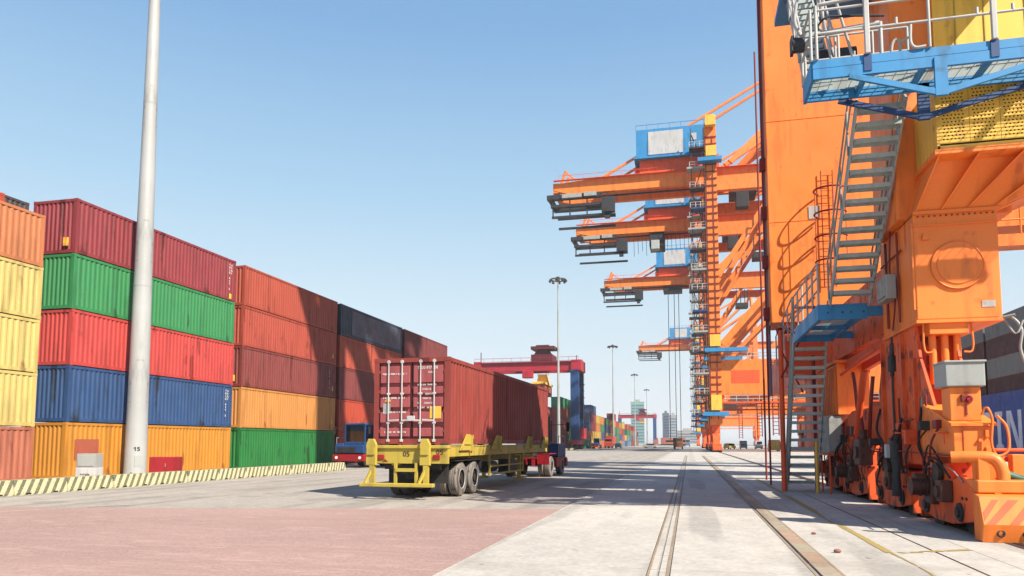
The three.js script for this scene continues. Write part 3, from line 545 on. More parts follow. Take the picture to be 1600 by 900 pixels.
  part('lifting_lug', [poly([[4.95, 6.0], [5.1, 6.0], [5.06, 6.14], [4.99, 6.14]], .04, 'z', -17.18)], O, blk);
  part('edge_flange', [bx(4.80, 6.43, 6.3, 6.33, -17.2, -17.16), bx(4.76, 4.80, 4.5, 6.4, -17.22, -17.26)], O, blk);
  part('pin_head', [rb(5.04, 5.80, 3.96, 4.22, -17.25, -18.4, .02)], O, nc);
  for (const x of [5.16, 5.40, 5.64]) part('support_pin', [cylY(2.9, 3.98, x, -17.5, .075, .075, 16)], O, nc);
  part('pipe_bracket', [tube([[4.94, 4.2, -17.3], [4.94, 3.7, -17.3], [4.98, 3.58, -17.3], [5.1, 3.58, -17.3]], .022), tube([[5.86, 4.2, -17.3], [5.88, 3.7, -17.3], [5.84, 3.58, -17.3], [5.7, 3.58, -17.3]], .022)], O, nc);
  // gusset plates and balancers
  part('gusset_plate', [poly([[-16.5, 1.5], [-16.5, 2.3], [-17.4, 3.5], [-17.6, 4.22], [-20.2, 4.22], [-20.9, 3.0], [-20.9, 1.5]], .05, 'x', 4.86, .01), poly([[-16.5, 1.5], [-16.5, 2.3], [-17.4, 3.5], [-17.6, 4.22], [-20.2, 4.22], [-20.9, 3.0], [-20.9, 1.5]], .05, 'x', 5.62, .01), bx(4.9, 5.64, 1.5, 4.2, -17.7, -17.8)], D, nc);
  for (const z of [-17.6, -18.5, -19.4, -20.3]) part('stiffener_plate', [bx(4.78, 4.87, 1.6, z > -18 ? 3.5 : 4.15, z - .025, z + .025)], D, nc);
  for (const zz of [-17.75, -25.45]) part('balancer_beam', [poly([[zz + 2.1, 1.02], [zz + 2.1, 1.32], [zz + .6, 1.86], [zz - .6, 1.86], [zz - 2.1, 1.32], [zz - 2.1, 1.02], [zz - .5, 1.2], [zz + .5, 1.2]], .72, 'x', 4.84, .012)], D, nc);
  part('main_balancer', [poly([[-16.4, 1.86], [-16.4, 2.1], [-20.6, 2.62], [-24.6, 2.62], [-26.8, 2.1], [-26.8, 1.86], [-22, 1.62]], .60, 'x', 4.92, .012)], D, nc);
  part('diagonal_strut', [beam([5.0, 4.25, -20.4], [5.0, 4.05, -28.6], .16, .26), beam([5.5, 4.25, -20.4], [5.5, 3.95, -28.6], .16, .26), bar([4.72, 4.05, -20.6], [4.72, 3.8, -25.0], .05)], M.orangeDeep, nc);
  for (const [a, b] of [[[4.74, 3.4, -21], [4.74, 1.3, -21.8]], [[4.72, 2.6, -22.6], [4.72, 1.0, -22.2]], [[4.74, 3.7, -23.4], [4.76, 2.3, -23.0]]]) part('pipe_run', [tube([a, [a[0] - .06, (a[1] + b[1]) / 2 + .3, (a[2] + b[2]) / 2 + .3], b], .05)], M.redPaint, nc);
  part('cylinder', [bar([4.66, 3.6, -21.6], [4.62, 1.9, -22.6], .09, .09, 14), bar([4.62, 1.9, -22.6], [4.60, 1.2, -23.0], .05, .05, 12)], M.orangeDeep, nc);
  part('hydraulic_unit', [rb(4.40, 4.74, 1.05, 1.75, -21.3, -22.0, .04), cylY(1.75, 2.0, 4.55, -21.5, .1), cylX(4.34, 4.42, 1.4, -21.6, .16, 18)], M.greasy, nc);
  part('cable_bundle', [tube([[4.7, 2.5, -20.2], [4.55, 2.0, -20.0], [4.6, 1.5, -19.6], [4.5, 1.1, -19.8]], .03), tube([[4.72, 2.2, -18.4], [4.60, 1.9, -18.2], [4.62, 1.4, -18.6], [4.66, 1.0, -18.2]], .03), tube([[4.72, 2.6, -16.9], [4.64, 2.2, -16.7], [4.64, 1.7, -16.9], [4.66, 1.2, -16.6]], .028), tube([[4.7, 1.9, -22.4], [4.52, 1.5, -22.6], [4.5, 1.0, -22.9]], .03), tube([[4.7, 1.7, -25.2], [4.5, 1.4, -25.1], [4.5, .9, -25.4]], .03)], M.black, nc);
  part('hand_rail', [bar([4.62, 1.42, -14.6], [4.62, 1.50, -20.8], .02), bar([4.62, 1.0, -16.6], [4.62, 1.46, -16.6], .018), bar([4.62, 1.0, -18.9], [4.62, 1.48, -18.9], .018)], M.redPaint, nc);
  part('coupling_hose', [tube([[4.62, 4.1, -18.55], [4.60, 3.0, -18.55], [4.60, 1.7, -18.5]], .028), bar([4.61, 3.95, -18.55], [4.61, 3.6, -18.55], .05), cylY(3.3, 3.66, 4.60, -18.55, .09, .09, 12)], M.hose, nc);
  part('hose_coupling', [cylY(3.18, 3.32, 4.60, -18.55, .045), cylY(1.7, 1.95, 4.60, -18.5, .05), cylY(1.30, 1.7, 4.58, -18.48, .12, .10, 12), cylY(.95, 1.3, 4.58, -18.45, .08, .11, 12), cylY(.45, .95, 4.56, -18.42, .11, .09, 12)], M.hose, nc);
  part('white_valve', [rb(4.40, 4.52, 1.30, 1.62, -18.6, -18.74, .03)], M.panelWhite, nc);
  // small fittings along the shaded side of the bogies
  for (let i = 0; i < 15; i++) {
    const z = -15.6 - i * .84 + rr(-.2, .2), y = rr(1.15, 2.0), x = 4.70;
    part('valve_box', [rb(x - rr(.08, .2), x + .08, y, y + rr(.14, .34), z, z - rr(.12, .3), .015)], [M.redPaint, M.dark, M.orangeDeep, M.orangeDeep, M.steel][i % 5], nc);
    part('hydraulic_hose', [tube([[x - .02, y + .05, z - .1], [x - rr(.1, .22), y - .25, z - rr(0, .3)], [x - rr(.05, .18), y - .55, z - rr(.1, .5)], [x, y - rr(.5, .8), z - rr(.3, .8)]], rr(.014, .026), 18, 6)], i % 3 ? M.black : M.redPaint, nc);
    if (i % 2) part('conduit_pipe', [bar([x + .02, y + rr(.3, .9), z - .3], [x + .02, .95, z - .3], .022), bar([x + .02, y + .2, z - .3], [x + .02, y + .2, z + rr(.3, .9)], .018)], M.redPaint, nc);
    if (i % 3 === 0) part('step_bracket', [bx(x - .2, x + .02, y - .1, y - .07, z + .1, z + .4), bx(x - .02, x + .02, y - .3, y - .07, z + .1, z + .13)], M.orangeDeep, nc);
  }
  // pleated housing, cabinet and far bogie kit
  const plt = part('ribbed_housing', [rb(4.66, 5.62, 2.55, 4.2, -25.4, -28.6, .02), poly([[-25.2, 4.2], [-25.2, 4.3], [-28.9, 4.3], [-28.9, 4.2]], 1.1, 'x', 4.58)], O, nc);
  for (let i = 0; i < 11; i++) part('rib', [bx(4.60, 4.665, 2.6, 4.1, -25.6 - i * .29, -25.68 - i * .29)], O, plt);
  part('control_cabinet', [rb(4.34, 4.80, 1.32, 2.52, -25.5, -27.2, .03), rb(4.38, 4.76, 1.38, 2.46, -25.47, -25.51, .015)], M.cabinet, nc, 'pale grey cabinet beside the lower stairs');
  part('cabinet_stand', [bx(4.32, 4.82, 1.24, 1.32, -25.4, -27.3), bar([4.4, .0, -25.6], [4.4, 1.25, -25.6], .03), bar([4.4, 0, -27.1], [4.4, 1.25, -27.1], .03)], M.orangeDeep, nc);
  part('warning_post', [bar([4.05, 0, -25.9], [4.05, 1.7, -25.9], .05)], M.yellow, nc);
  // wall-like far leg, near leg, bracket, yellow machinery room
  const fl = part('far_leg', [rb(3.2, 7.2, 6.3, 55, -30, -32, .04)], O, nc, 'wide sunlit orange leg');
  part('weld_seam', [14.4, 10.3].map((y) => bx(3.19, 7.21, y, y + .012, -29.985, -30.1)), O, fl);
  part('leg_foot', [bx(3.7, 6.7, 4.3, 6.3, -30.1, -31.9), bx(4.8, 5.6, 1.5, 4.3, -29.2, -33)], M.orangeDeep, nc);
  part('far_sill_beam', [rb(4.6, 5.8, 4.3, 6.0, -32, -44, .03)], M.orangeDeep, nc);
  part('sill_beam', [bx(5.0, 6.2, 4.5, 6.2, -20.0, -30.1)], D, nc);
  part('near_leg', [rb(4.62, 6.9, 6.62, 17, -17.65, -19.75, .04)], O, nc);
  part('bracket_shell', [poly([[4.82, 6.60], [6.45, 6.60], [8.6, 7.5], [5.04, 7.5]], 1.5, 'z', -18.75), bx(4.98, 9.6, 7.50, 7.598, -16.15, -19)], O, nc);
  {
    const Q = (a, b, c, d) => { const g = new THREE.BufferGeometry(); g.setAttribute('position', new THREE.Float32BufferAttribute([...a, ...b, ...c, ...a, ...c, ...d], 3)); g.computeVertexNormals(); return g; };
    part('sloped_panel', [Q([4.83, 6.62, -17.19], [6.44, 6.62, -17.19], [8.6, 7.5, -16.6], [5.06, 7.5, -16.6]), Q([4.83, 6.62, -18.6], [4.83, 6.62, -17.19], [5.06, 7.5, -16.6], [5.06, 7.5, -18.6]), Q([6.44, 6.62, -17.19], [6.44, 6.62, -18.6], [8.6, 7.5, -18.6], [8.6, 7.5, -16.6]), bx(4.80, 6.47, 6.56, 6.63, -17.13, -18.4)], O, nc);
    for (const [a, b] of [[4.84, 5.06], [5.34, 5.80], [5.84, 6.62], [6.36, 7.55]]) {
      const g = poly([[-17.15, 6.63], [-16.2, 7.5], [-16.7, 7.5], [-17.3, 6.63]], .03, 'x', a), p = g.attributes.position;
      for (let i = 0; i < p.count; i++) p.setX(i, p.getX(i) + (b - a) * (p.getY(i) - 6.63) / .87);
      g.computeVertexNormals(); part('bracket_rib', [g], O, nc);
    }
  }
  const room = part('machinery_room', [rb(5.05, 9.6, 7.60, 9.16, -16.26, -18.5, .02), rb(5.5, 9.6, 9.16, 13.2, -17.5, -18.6, .02)], M.yellow, nc, 'yellow machinery room with perforated lower panels');
  part('room_seam', [5.92, 6.5, 7.3].map((x) => bx(x - .012, x + .012, 9.2, 13.1, -17.50, -17.48)), M.yellowDirty, room);
  for (let k = 0; k < 4; k++) {         // perforated panels
    const x0 = 5.09 + k * .56, x1 = x0 + .552, y0 = 7.72, y1 = 8.98, sh = new THREE.Shape([new THREE.Vector2(x0, y0), new THREE.Vector2(x1, y0), new THREE.Vector2(x1, y1), new THREE.Vector2(x0, y1)]);
    for (let r = 0; r < 16; r++) for (let q = 0; q < 6; q++) { const h = new THREE.Path(), cx = x0 + .075 + q * .07 + (r % 2) * .02, cy = y0 + .09 + r * .072; for (let i = 0; i <= 6; i++) { const an = -i * Math.PI / 3; h[i ? 'lineTo' : 'moveTo'](cx + .02 * Math.cos(an), cy + .019 * Math.sin(an)); } sh.holes.push(h); }
    part('perforated_panel', [new THREE.ExtrudeGeometry(sh, { depth: .012, bevelEnabled: false }).translate(0, 0, -16.20)], M.yellow, room);
  }
  part('panel_backing', [bx(5.1, 7.3, 7.70, 9.0, -16.254, -16.25)], M.dark, room);
  part('room_frame', [bx(5.05, 9.6, 7.60, 7.68, -16.19, -16.25), bx(5.04, 5.09, 7.6, 9.16, -16.19, -16.25), bx(5.46, 5.52, 9.16, 13.2, -17.44, -17.5)], M.yellow, room);
  part('walk_deck', [bx(4.7, 12, 17.5, 18.3, -17.6, -24)], O, nc); part('leg_walkway', [bx(7.2, 16, 9.0, 9.45, -30.6, -31.4), ...[10.0, 10.5].map((y) => bar([7.2, y, -30.62], [16, y, -30.62], .035)), ...[8, 9.4, 10.8, 12.2, 13.6, 15].map((x) => bar([x, 9.45, -30.62], [x, 10.5, -30.62], .035))], O, nc); part('walk_deck', [bx(7.0, 16, 12.4, 12.9, -19.8, -26)], O, nc);
  // conduits up the far leg's left edge
  part('conduit', [bar([3.08, 0, -30.6], [3.10, 22, -30.6], .038)], M.redPaint, nc); part('conduit', [bar([3.20, 3.5, -30.8], [3.12, 30, -30.8], .06)], M.lilac, nc); part('conduit', [bar([3.34, 0, -35], [3.34, 20, -35], .042)], M.redPaint, nc);
  part('conduit_clamp', [6.5, 8.6, 10.6, 12.6].map((y) => rb(2.98, 3.3, y, y + .5, -30.4, -30.7, .02)), M.redPaint, nc);
  // hooped ladder on the far leg
  const ld = part('ladder', [bar([5.17, 7.6, -29.9], [5.17, 12.2, -29.9], .02), bar([5.59, 7.6, -29.9], [5.59, 12.2, -29.9], .02), ...[...Array(15)].map((_, i) => bar([5.17, 7.8 + i * .3, -29.9], [5.59, 7.8 + i * .3, -29.9], .012, .012, 5))], M.redPaint, nc);
  for (let i = 0; i < 4; i++) part('safety_hoop', [new THREE.TorusGeometry(.56, .036, 6, 26, Math.PI * 1.2).rotateX(Math.PI / 2).rotateY(-Math.PI * .10).translate(5.38, 8.5 + i * .92, -29.45)], M.redPaint, ld);
  part('hoop_strap', [[-.54, .05], [0, .58], [.54, .05]].map(([a, b]) => bar([5.38 + a, 8.5, -29.45 + b], [5.38 + a, 11.3, -29.45 + b], .016, .016, 5)), M.redPaint, ld);
  part('notice_plate', [bx(4.7, 5.1, 10.35, 10.85, -29.97, -29.985)], M.white, nc);
  part('plate_text', sheet(.3, .3).translate(4.9, 10.6, -29.96), printMat(new THREE.Color(0xc02818), 64, 64, (x) => { x.lineWidth = 9; x.beginPath(); x.arc(32, 32, 22, 0, 7); x.stroke(); x.fillRect(14, 28, 36, 8); }), nc);

  // ---- stairs
  function stairs(x0, x1, bot, top, n, label) {   // bot/top: [y, z]
    const s = part('staircase', [beam([x0 - .03, bot[0], bot[1]], [x0 - .03, top[0], top[1]], .04, .2), beam([x1 + .03, bot[0], bot[1]], [x1 + .03, top[0], top[1]], .04, .2)], M.galv, nc, label);
    for (let i = 1; i <= n; i++) { const t = i / (n + .5), y = bot[0] + (top[0] - bot[0]) * t, z = bot[1] + (top[1] - bot[1]) * t; part('tread', [bx(x0, x1, y - .03, y, z - .13, z + .15), bx(x0, x1, y - .10, y - .03, z + .13, z + .15), bx(x0, x1, y - .10, y - .03, z - .13, z - .11), bx(x0, x0 + .02, y - .10, y - .03, z - .11, z + .13), bx(x1 - .02, x1, y - .10, y - .03, z - .11, z + .13)], M.grate, s); }
    return s;
  }
  function railRun(parent, a, b, hs, nPost, m = M.white, r = .024) {
    const d = [b[0] - a[0], b[1] - a[1], b[2] - a[2]], g = hs.map((h) => bar([a[0], a[1] + h, a[2]], [b[0], b[1] + h, b[2]], r));
    for (let i = 0; i < nPost; i++) { const t = nPost > 1 ? i / (nPost - 1) : 0; g.push(bar([a[0] + d[0] * t, a[1] + d[1] * t, a[2] + d[2] * t], [a[0] + d[0] * t, a[1] + d[1] * t + hs[0], a[2] + d[2] * t], r * 1.15)); }
    return part('handrail', g, m, parent);
  }
  const s1 = stairs(3.36, 4.30, [.05, -27.7], [5.15, -24.9], 17, 'steep lower flight of grey steps from the ground');
  railRun(s1, [3.30, .1, -27.6], [3.30, 5.2, -24.8], [.95, .5], 6, M.galv, .022); railRun(s1, [4.36, .1, -27.6], [4.36, 5.2, -24.8], [.95, .5], 6, M.galv, .022);
  const s2 = stairs(3.62, 4.50, [5.22, -20.1], [8.86, -16.3], 14, 'upper flight of grey steps between the two blue platforms');
  railRun(s2, [3.55, 5.3, -20.0], [3.55, 8.9, -16.2], [1.0, .55], 5, M.galv, .022); railRun(s2, [4.57, 5.3, -20.0], [4.57, 8.9, -16.2], [1.0, .55], 5, M.galv, .022);
  // mid platform
  const mp = part('middle_platform', [bx(3.30, 3.40, 4.82, 5.22, -20.2, -24.9), bx(3.40, 4.50, 4.82, 5.22, -20.2, -20.28), bx(4.42, 4.50, 4.9, 5.2, -20.28, -24.9), bx(3.4, 4.5, 4.86, 5.12, -24.8, -24.9), bx(4.50, 5.32, 4.90, 5.14, -20.22, -20.34), bx(4.5, 5.3, 4.9, 5.1, -24.4, -24.55), bx(3.40, 4.46, 4.88, 5.0, -22.4, -22.5)], M.blue, nc, 'blue middle platform');
  part('grating', [...[...Array(23)].map((_, i) => bx(3.41 + i * .044, 3.414 + i * .044, 5.06, 5.085, -20.28, -24.8)), ...[...Array(23)].map((_, i) => bx(3.40, 4.42, 5.065, 5.08, -20.3 - i * .2, -20.31 - i * .2))], M.grate, mp);
  part('panel_bolt', [3.55, 3.9, 4.1, 4.4].map((x) => cylZ(-20.2, -20.18, x, 5.0, .025, 8)), M.steel, mp);
  railRun(mp, [3.34, 5.22, -20.25], [3.34, 5.22, -24.85], [1.1, .75, .4], 6, M.white, .026);
  railRun(mp, [3.30, 5.22, -24.85], [3.30, 4.6, -29.5], [1.1, .6], 5, M.white, .024);
  part('leaning_pipe', [bar([3.36, 5.3, -21.0], [3.34, 5.9, -24.4], .04), bar([3.30, 5.1, -24.4], [3.22, 5.9, -28], .03)], M.redPaint, nc);
  // red support frame beside the lower stairs
  part('support_post', [bar([3.12, 0, -26.75], [3.20, 5.6, -27.3], .085, .085, 12)], M.orangeDeep, nc); part('support_post', [bar([4.40, 0, -28.2], [4.40, 4.8, -28.2], .07, .07, 12)], M.redPaint, nc); part('support_post', [bar([3.30, .3, -27.3], [3.36, 5.0, -25.2], .06, .06, 12)], M.galv, nc);
  part('frame_tie', [beam([3.1, 5.58, -27.3], [3.75, 5.66, -27.6], .12, .22), bar([3.2, 4.9, -27.2], [3.9, 3.4, -27.3], .03), bar([3.16, 3.9, -27.1], [3.6, 5.0, -25.6], .03)], M.redPaint, nc);
  part('wall_cabinet', [rb(4.50, 4.72, 4.98, 5.55, -18.35, -19.2, .02), rb(4.47, 4.51, 5.05, 5.48, -18.42, -19.1, .01)], M.cabinet, nc, 'small grey cabinet beside the upper stairs');
  part('wall_conduit', [tube([[4.72, 7.2, -18.5], [4.70, 6.3, -18.7], [4.70, 5.6, -18.8]], .02), tube([[4.74, 5.0, -18.6], [4.72, 4.7, -18.6], [4.74, 4.3, -18.9]], .02), bar([4.75, 6.0, -18.0], [4.75, 6.0, -19.8], .02), bar([4.75, 6.5, -18.3], [4.75, 4.4, -18.3], .025), bar([4.75, 6.5, -19.3], [4.75, 4.4, -19.3], .03)], M.redPaint, nc);
  // top platform with braces
  const Z0 = -15.0, Z1 = -16.1;
  const tp = part('top_platform', [bx(2.52, 9.4, 9.02, 9.19, Z0, Z0 - .04), bx(2.52, 9.4, 8.80, 9.005, Z0 + .012, Z0 - .06), bx(2.52, 9.4, 8.82, 9.1, Z1, Z1 + .06), bx(2.49, 2.55, 8.80, 9.18, Z0 - .04, Z1), ...[3.55, 4.58, 5.72, 6.8].map((x) => bx(x - .03, x + .03, 8.86, 9.0, Z0 - .06, Z1 + .06))], M.blue, nc, 'blue top platform with its V braces');
  part('grating', [...[...Array(22)].map((_, i) => bx(2.55, 9.4, 9.018, 9.038, Z0 - .08 - i * .044, Z0 - .084 - i * .044)), ...[...Array(34)].map((_, i) => bx(2.56 + i * .2, 2.57 + i * .2, 9.02, 9.03, Z0 - .06, Z1 + .06))], M.grate, tp);
  for (const [z, m] of [[Z0 + .0, M.blue], [Z1 + .02, M.blueDark]]) part('brace', [beam([3.18, 8.80, z], [4.78, 8.27, z], .07, .11), beam([4.78, 8.27, z], [6.9, 8.80, z], .07, .11), bx(4.68, 4.90, 8.22, 8.98, z - .04, z + .04)], m, tp);
  part('post_socket', [3.52, 5.72].map((x) => bx(x - .07, x + .07, 8.86, 9.2, Z0 + .03, Z0 - .02)), M.blueDark, tp);
  const rl = [10.2, 9.72, 9.50];
  part('handrail', [...rl.slice(0, 2).map((y) => bar([2.60, y, Z0 + .02], [9.2, y, Z0 + .02], .026)), ...[3.52, 5.72].map((x) => rb(x - .05, x + .05, 9.19, 10.7, Z0 - .01, Z0 + .07, .02)), ...[2.60, 4.62, 6.6].map((x) => bar([x, 9.19, Z0 + .02], [x, 10.3, Z0 + .02], .03)), ...[4.05, 5.45, 6.05].map((x) => bar([x, 9.72, Z0 + .02], [x, 9.86, Z0 + .02], .03))], M.white, tp);
  part('gate_loop', [tube([[4.30, 9.68, Z0 + .02], [4.30, 9.30, Z0 + .02], [4.36, 9.22, Z0 + .02], [4.55, 9.22, Z0 + .02]], .03), tube([[4.02, 9.2, Z0 - .3], [4.06, 9.52, Z0 - .3], [4.12, 9.58, Z0 - .3], [4.18, 9.52, Z0 - .3], [4.18, 9.2, Z0 - .3]], .03), bar([4.18, 9.5, Z0 - .3], [4.30, 9.5, Z0 - .1], .024)], M.white, tp);
  railRun(tp, [2.56, 9.19, Z1], [4.55, 9.19, Z1], [1.05, .55], 4, M.white, .024);
  railRun(tp, [2.50, 9.19, Z0], [2.50, 9.19, Z1], [1.05, .55], 2, M.white, .026);
  // third flight, climbing away behind the top platform's left end
  const s3 = stairs(2.62, 3.10, [9.2, -16.2], [12.6, -18.6], 14, 'top flight of grey steps rising from the top platform');
  railRun(s3, [2.54, 9.25, -16.2], [2.54, 12.6, -18.6], [1.0, .5], 5, M.white, .024); railRun(s3, [3.18, 9.25, -16.2], [3.18, 12.6, -18.6], [1.0, .5], 5, M.white, .024);
  part('landing', [bx(2.4, 4.7, 12.6, 12.75, -18.4, -19.7)], M.blue, nc); part('upper_platform', [bx(4.7, 7.7, 12.6, 12.9, -15.1, -17.4)], M.blue, nc);
  part('stay_pipe', [bar([2.62, 11.6, -15.4], [3.1, 9.2, -15.9], .03), bar([3.0, 11.2, -15.6], [3.55, 9.2, -15.9], .03), bar([2.9, 10.05, -15.6], [3.9, 10.12, -15.6], .06), bar([3.95, 9.4, -15.7], [3.95, 10.2, -15.7], .04), bar([2.72, 10.5, -15.3], [4.2, 10.62, -15.3], .04)], M.white, nc);
  part('flood_lamp', [cylX(2.20, 2.42, 9.70, -15.3, .15, 22), rb(2.16, 2.22, 9.53, 9.86, -15.17, -15.43, .01)], M.dark, nc); part('lamp_arm', [tube([[2.42, 9.68, -15.3], [2.52, 9.5, -15.2], [2.52, 9.2, -15.1]], .03), tube([[2.30, 10.6, -15.3], [2.26, 10.2, -15.3], [2.36, 9.9, -15.3]], .035), cylX(2.42, 2.50, 9.70, -15.3, .12, 20)], M.white, nc);
  part('black_cable', [tube([[2.62, 9.4, -15.1], [2.62, 9.85, -15.1], [2.8, 10.1, -15.1], [3.1, 10.15, -15.2], [3.9, 10.05, -15.2]], .022)], M.black, nc);
  part('winch_unit', [rb(3.1, 3.5, 9.25, 9.95, -16.4, -17.0, .05), cylX(2.95, 3.7, 10.1, -16.8, .2), rb(3.3, 4.3, 9.6, 10.3, -17.2, -17.6, .05), rb(4.64, 4.68, 9.3, 9.6, -17.8, -19.5, .02)], M.dark, nc);
  // pipework and deck right of the bogie
  part('side_pipe', [bar([5.3, 1.52, -15.0], [9, 1.52, -15.6], .035), bar([5.3, 1.36, -15.0], [9, 1.36, -15.4], .05)], M.orangeDeep, nc);
  part('side_deck', [rb(5.66, 8.5, .62, .98, -14.6, -15.6, .03), rb(5.9, 8.5, 0.1, .6, -15, -15.5, .03), rb(5.55, 5.75, 1.05, 1.45, -14.8, -15.0, .02)], O, nc);
  part('green_hose', [tube([[5.3, 1.12, -14.5], [5.6, 1.02, -14.45], [6.0, 1.10, -14.4], [6.6, 1.05, -14.4]], .075, 24, 10)], M.green, nc);
  part('hanging_hose', [tube([[6.44, 4.3, -17.4], [6.6, 4.25, -17.2], [6.72, 4.0, -17.1], [6.68, 3.6, -17.1], [6.74, 3.3, -17.1]], .03), tube([[6.5, 4.22, -17.3], [6.62, 3.9, -17.1], [6.78, 4.2, -17.1], [6.80, 3.7, -17.1], [6.72, 3.4, -17.1]], .022), bar([6.3, 4.25, -17.25], [6.62, 4.3, -17.1], .03)], M.galv, nc);
}

// ------------------------------------------------------------------ crane superstructure (local: rail at x 0, centre z 0)
function craneTop(root, o) {
  const O = M.orange, { half, off = [0, 0, 0], own } = o;
  const P = (n, g, m, par = root, l) => part(n, g.flat(2).map((q) => q.clone().translate(off[0] + (origin.get(root)[0]), off[1], off[2] + (origin.get(root)[2]))), m, par, l);
  for (const s of [-1, 1]) {
    P('water_leg', [bx(29, 31.2, 4, 64, s * half - 1, s * half + 1)], O);
    P('portal_beam', [bx(1.2, 29, 10.5, 17, s * half - .8, s * half + .8)], O);
    if (!o.plain) P('tie_beam', [bx(1.2, 29, 49.4, 51.6, s * half - .7, s * half + .7)], O);
    if (!o.plain) P('knee_brace', [beam([1.6, 20, s * half], [13, 33, s * half], .8, 1.2), beam([13, 33, s * half], [29, 49, s * half], .8, 1.2)], O);
    if (!o.plain) P('cross_brace', [beam([1.2, 33, s * half], [12, 49.5, s * half], .6, .9)], O);
    P('apex_leg', [beam([30, 64, s * half], [29, 84, s * 1.5], 1.2, 1.2), beam([4, 56, s * half * .6], [29, 80, s * 1.5], .9, 1.0), beam([3, 55.5, s * half * .6], [26, 71, s * 2.5], .8, .9)], O);
    const tip = -30.8;
    const gd = poly([[tip, 53.3], [tip + 3, 52.4], [62, 52.4], [62, 55.2], [tip + 8, 55.2], [tip, 54.6]], 1.1, 'z', s * 3.4 - .55, .02);
    P('boom_girder', [gd], O);
    P('walkway_rail', [bar([tip + 1, 56.2, s * 4.4], [-10, 56.2, s * 4.4], .05), ...[...Array(8)].map((_, i) => bar([tip + 1 + i * 2.6, 55, s * 4.4], [tip + 1 + i * 2.6, 56.2, s * 4.4], .04)), bx(tip, 40, 55.1, 55.2, s * 4.0, s * 4.8)], M.orangeDeep);
    P('back_stay', [beam([-22, 55, s * 3], [29, 83, s * 1.4], .35, .45)], O);
    P('fore_stay', [beam([29, 83, s * 1.4], [58, 55, s * 3], .35, .45)], O);
    P('water_sill', [bx(28.9, 31.3, 5, 8, s * half - 1.4, s * 2)], O);
    P('water_bogie', [bx(29.4, 30.8, .2, 2.4, s * half - 4, s * half + 4), bx(29.6, 30.6, 2.4, 5, s * half - 1, s * half + 1)], M.orangeDeep);
  }
  P('tip_beam', [bx(-31, -29.8, 52.8, 54.8, -3.9, 3.9), bar([-29.8, 54.8, 2], [-28.6, 58, 2], .3), bar([-29.8, 54.8, -2], [-28.6, 58, -2], .3), beam([-28.6, 57.6, 2], [-25.5, 55, 2], .3, .3)], O);
  P('apex_beam', [bx(28, 30, 83, 84.5, -3, 3), bx(28.9, 31.2, 62, 64, -half, half), bx(28.9, 31.2, 49.5, 52, -half, half), bx(28.9, 31.2, 11, 16.5, -half, half)], O);
  P('house_frame', [bx(-13.4, 2, 55.3, 58.2, -3.6, 3.6), bx(-14.5, -13.4, 55.2, 57.4, -2, 2)], M.orangeDeep);
  const hs = P('machinery_house', [bx(-14, -.6, 58.2, 64.2, -4.4, 4.4), bx(-.6, 1.4, 58.4, 63.6, -3.6, 4.0), bx(-14.4, -.2, 58.15, 58.55, -4.9, 4.9)], M.blue, root, 'blue machinery house with a white panel');
  P('sign_panel', [bx(-11.6, -4.8, 58.9, 63.6, 4.42, 4.5)], M.panelWhite, hs); P('house_window', [bx(-3.4, -2.2, 61.2, 62.6, 4.41, 4.46)], M.panelWhite, hs); P('house_rail', [bar([-14, 65.2, 4.3], [-.6, 65.2, 4.3], .06), ...[...Array(7)].map((_, i) => bar([-14 + i * 2.2, 64.2, 4.3], [-14 + i * 2.2, 65.2, 4.3], .05))], M.blue, hs);
  // service gantry hanging below the boom tip
  const sg = P('service_gantry', [bx(-32.2, -21, 51.3, 52.2, 3.2, 4.6), bx(-32.2, -21, 51.3, 52.2, -4.6, -3.2), bx(-32.2, -31.2, 51.5, 52, -3.4, 3.4), bx(-31.4, -19, 49.6, 50.1, 3.6, 4.6), bx(-31.2, -19, 47.4, 47.8, 3.8, 4.4), bx(-31.4, -19, 49.6, 50.1, -4.6, -3.6), bx(-31.2, -19, 47.4, 47.8, -4.4, -3.8), ...[-31, -27.5, -24, -20].map((x) => bx(x - .12, x + .12, 47.5, 52, 3.9, 4.2)), bx(-21, -18.4, 48.0, 51.0, 3.2, 4.8), bx(-20.4, -19.4, 46.8, 48, 3.6, 4.4)], M.dark, root, 'dark service gantry hanging under the boom tip');
  P('gantry_fitting', [bx(-29, -25, 51.3, 52.1, 4.6, 5.0), bx(-24.5, -22, 51.4, 52.2, 4.6, 5.0)], M.galv, sg);
  P('festoon_rail', [bx(-22, 28, 51.9, 52.2, 1.9, 2.2)], M.dark);
  return P;
}
const topNear = craneTop(nc, { half: 6.2, off: [0, 0, -6], plain: true });

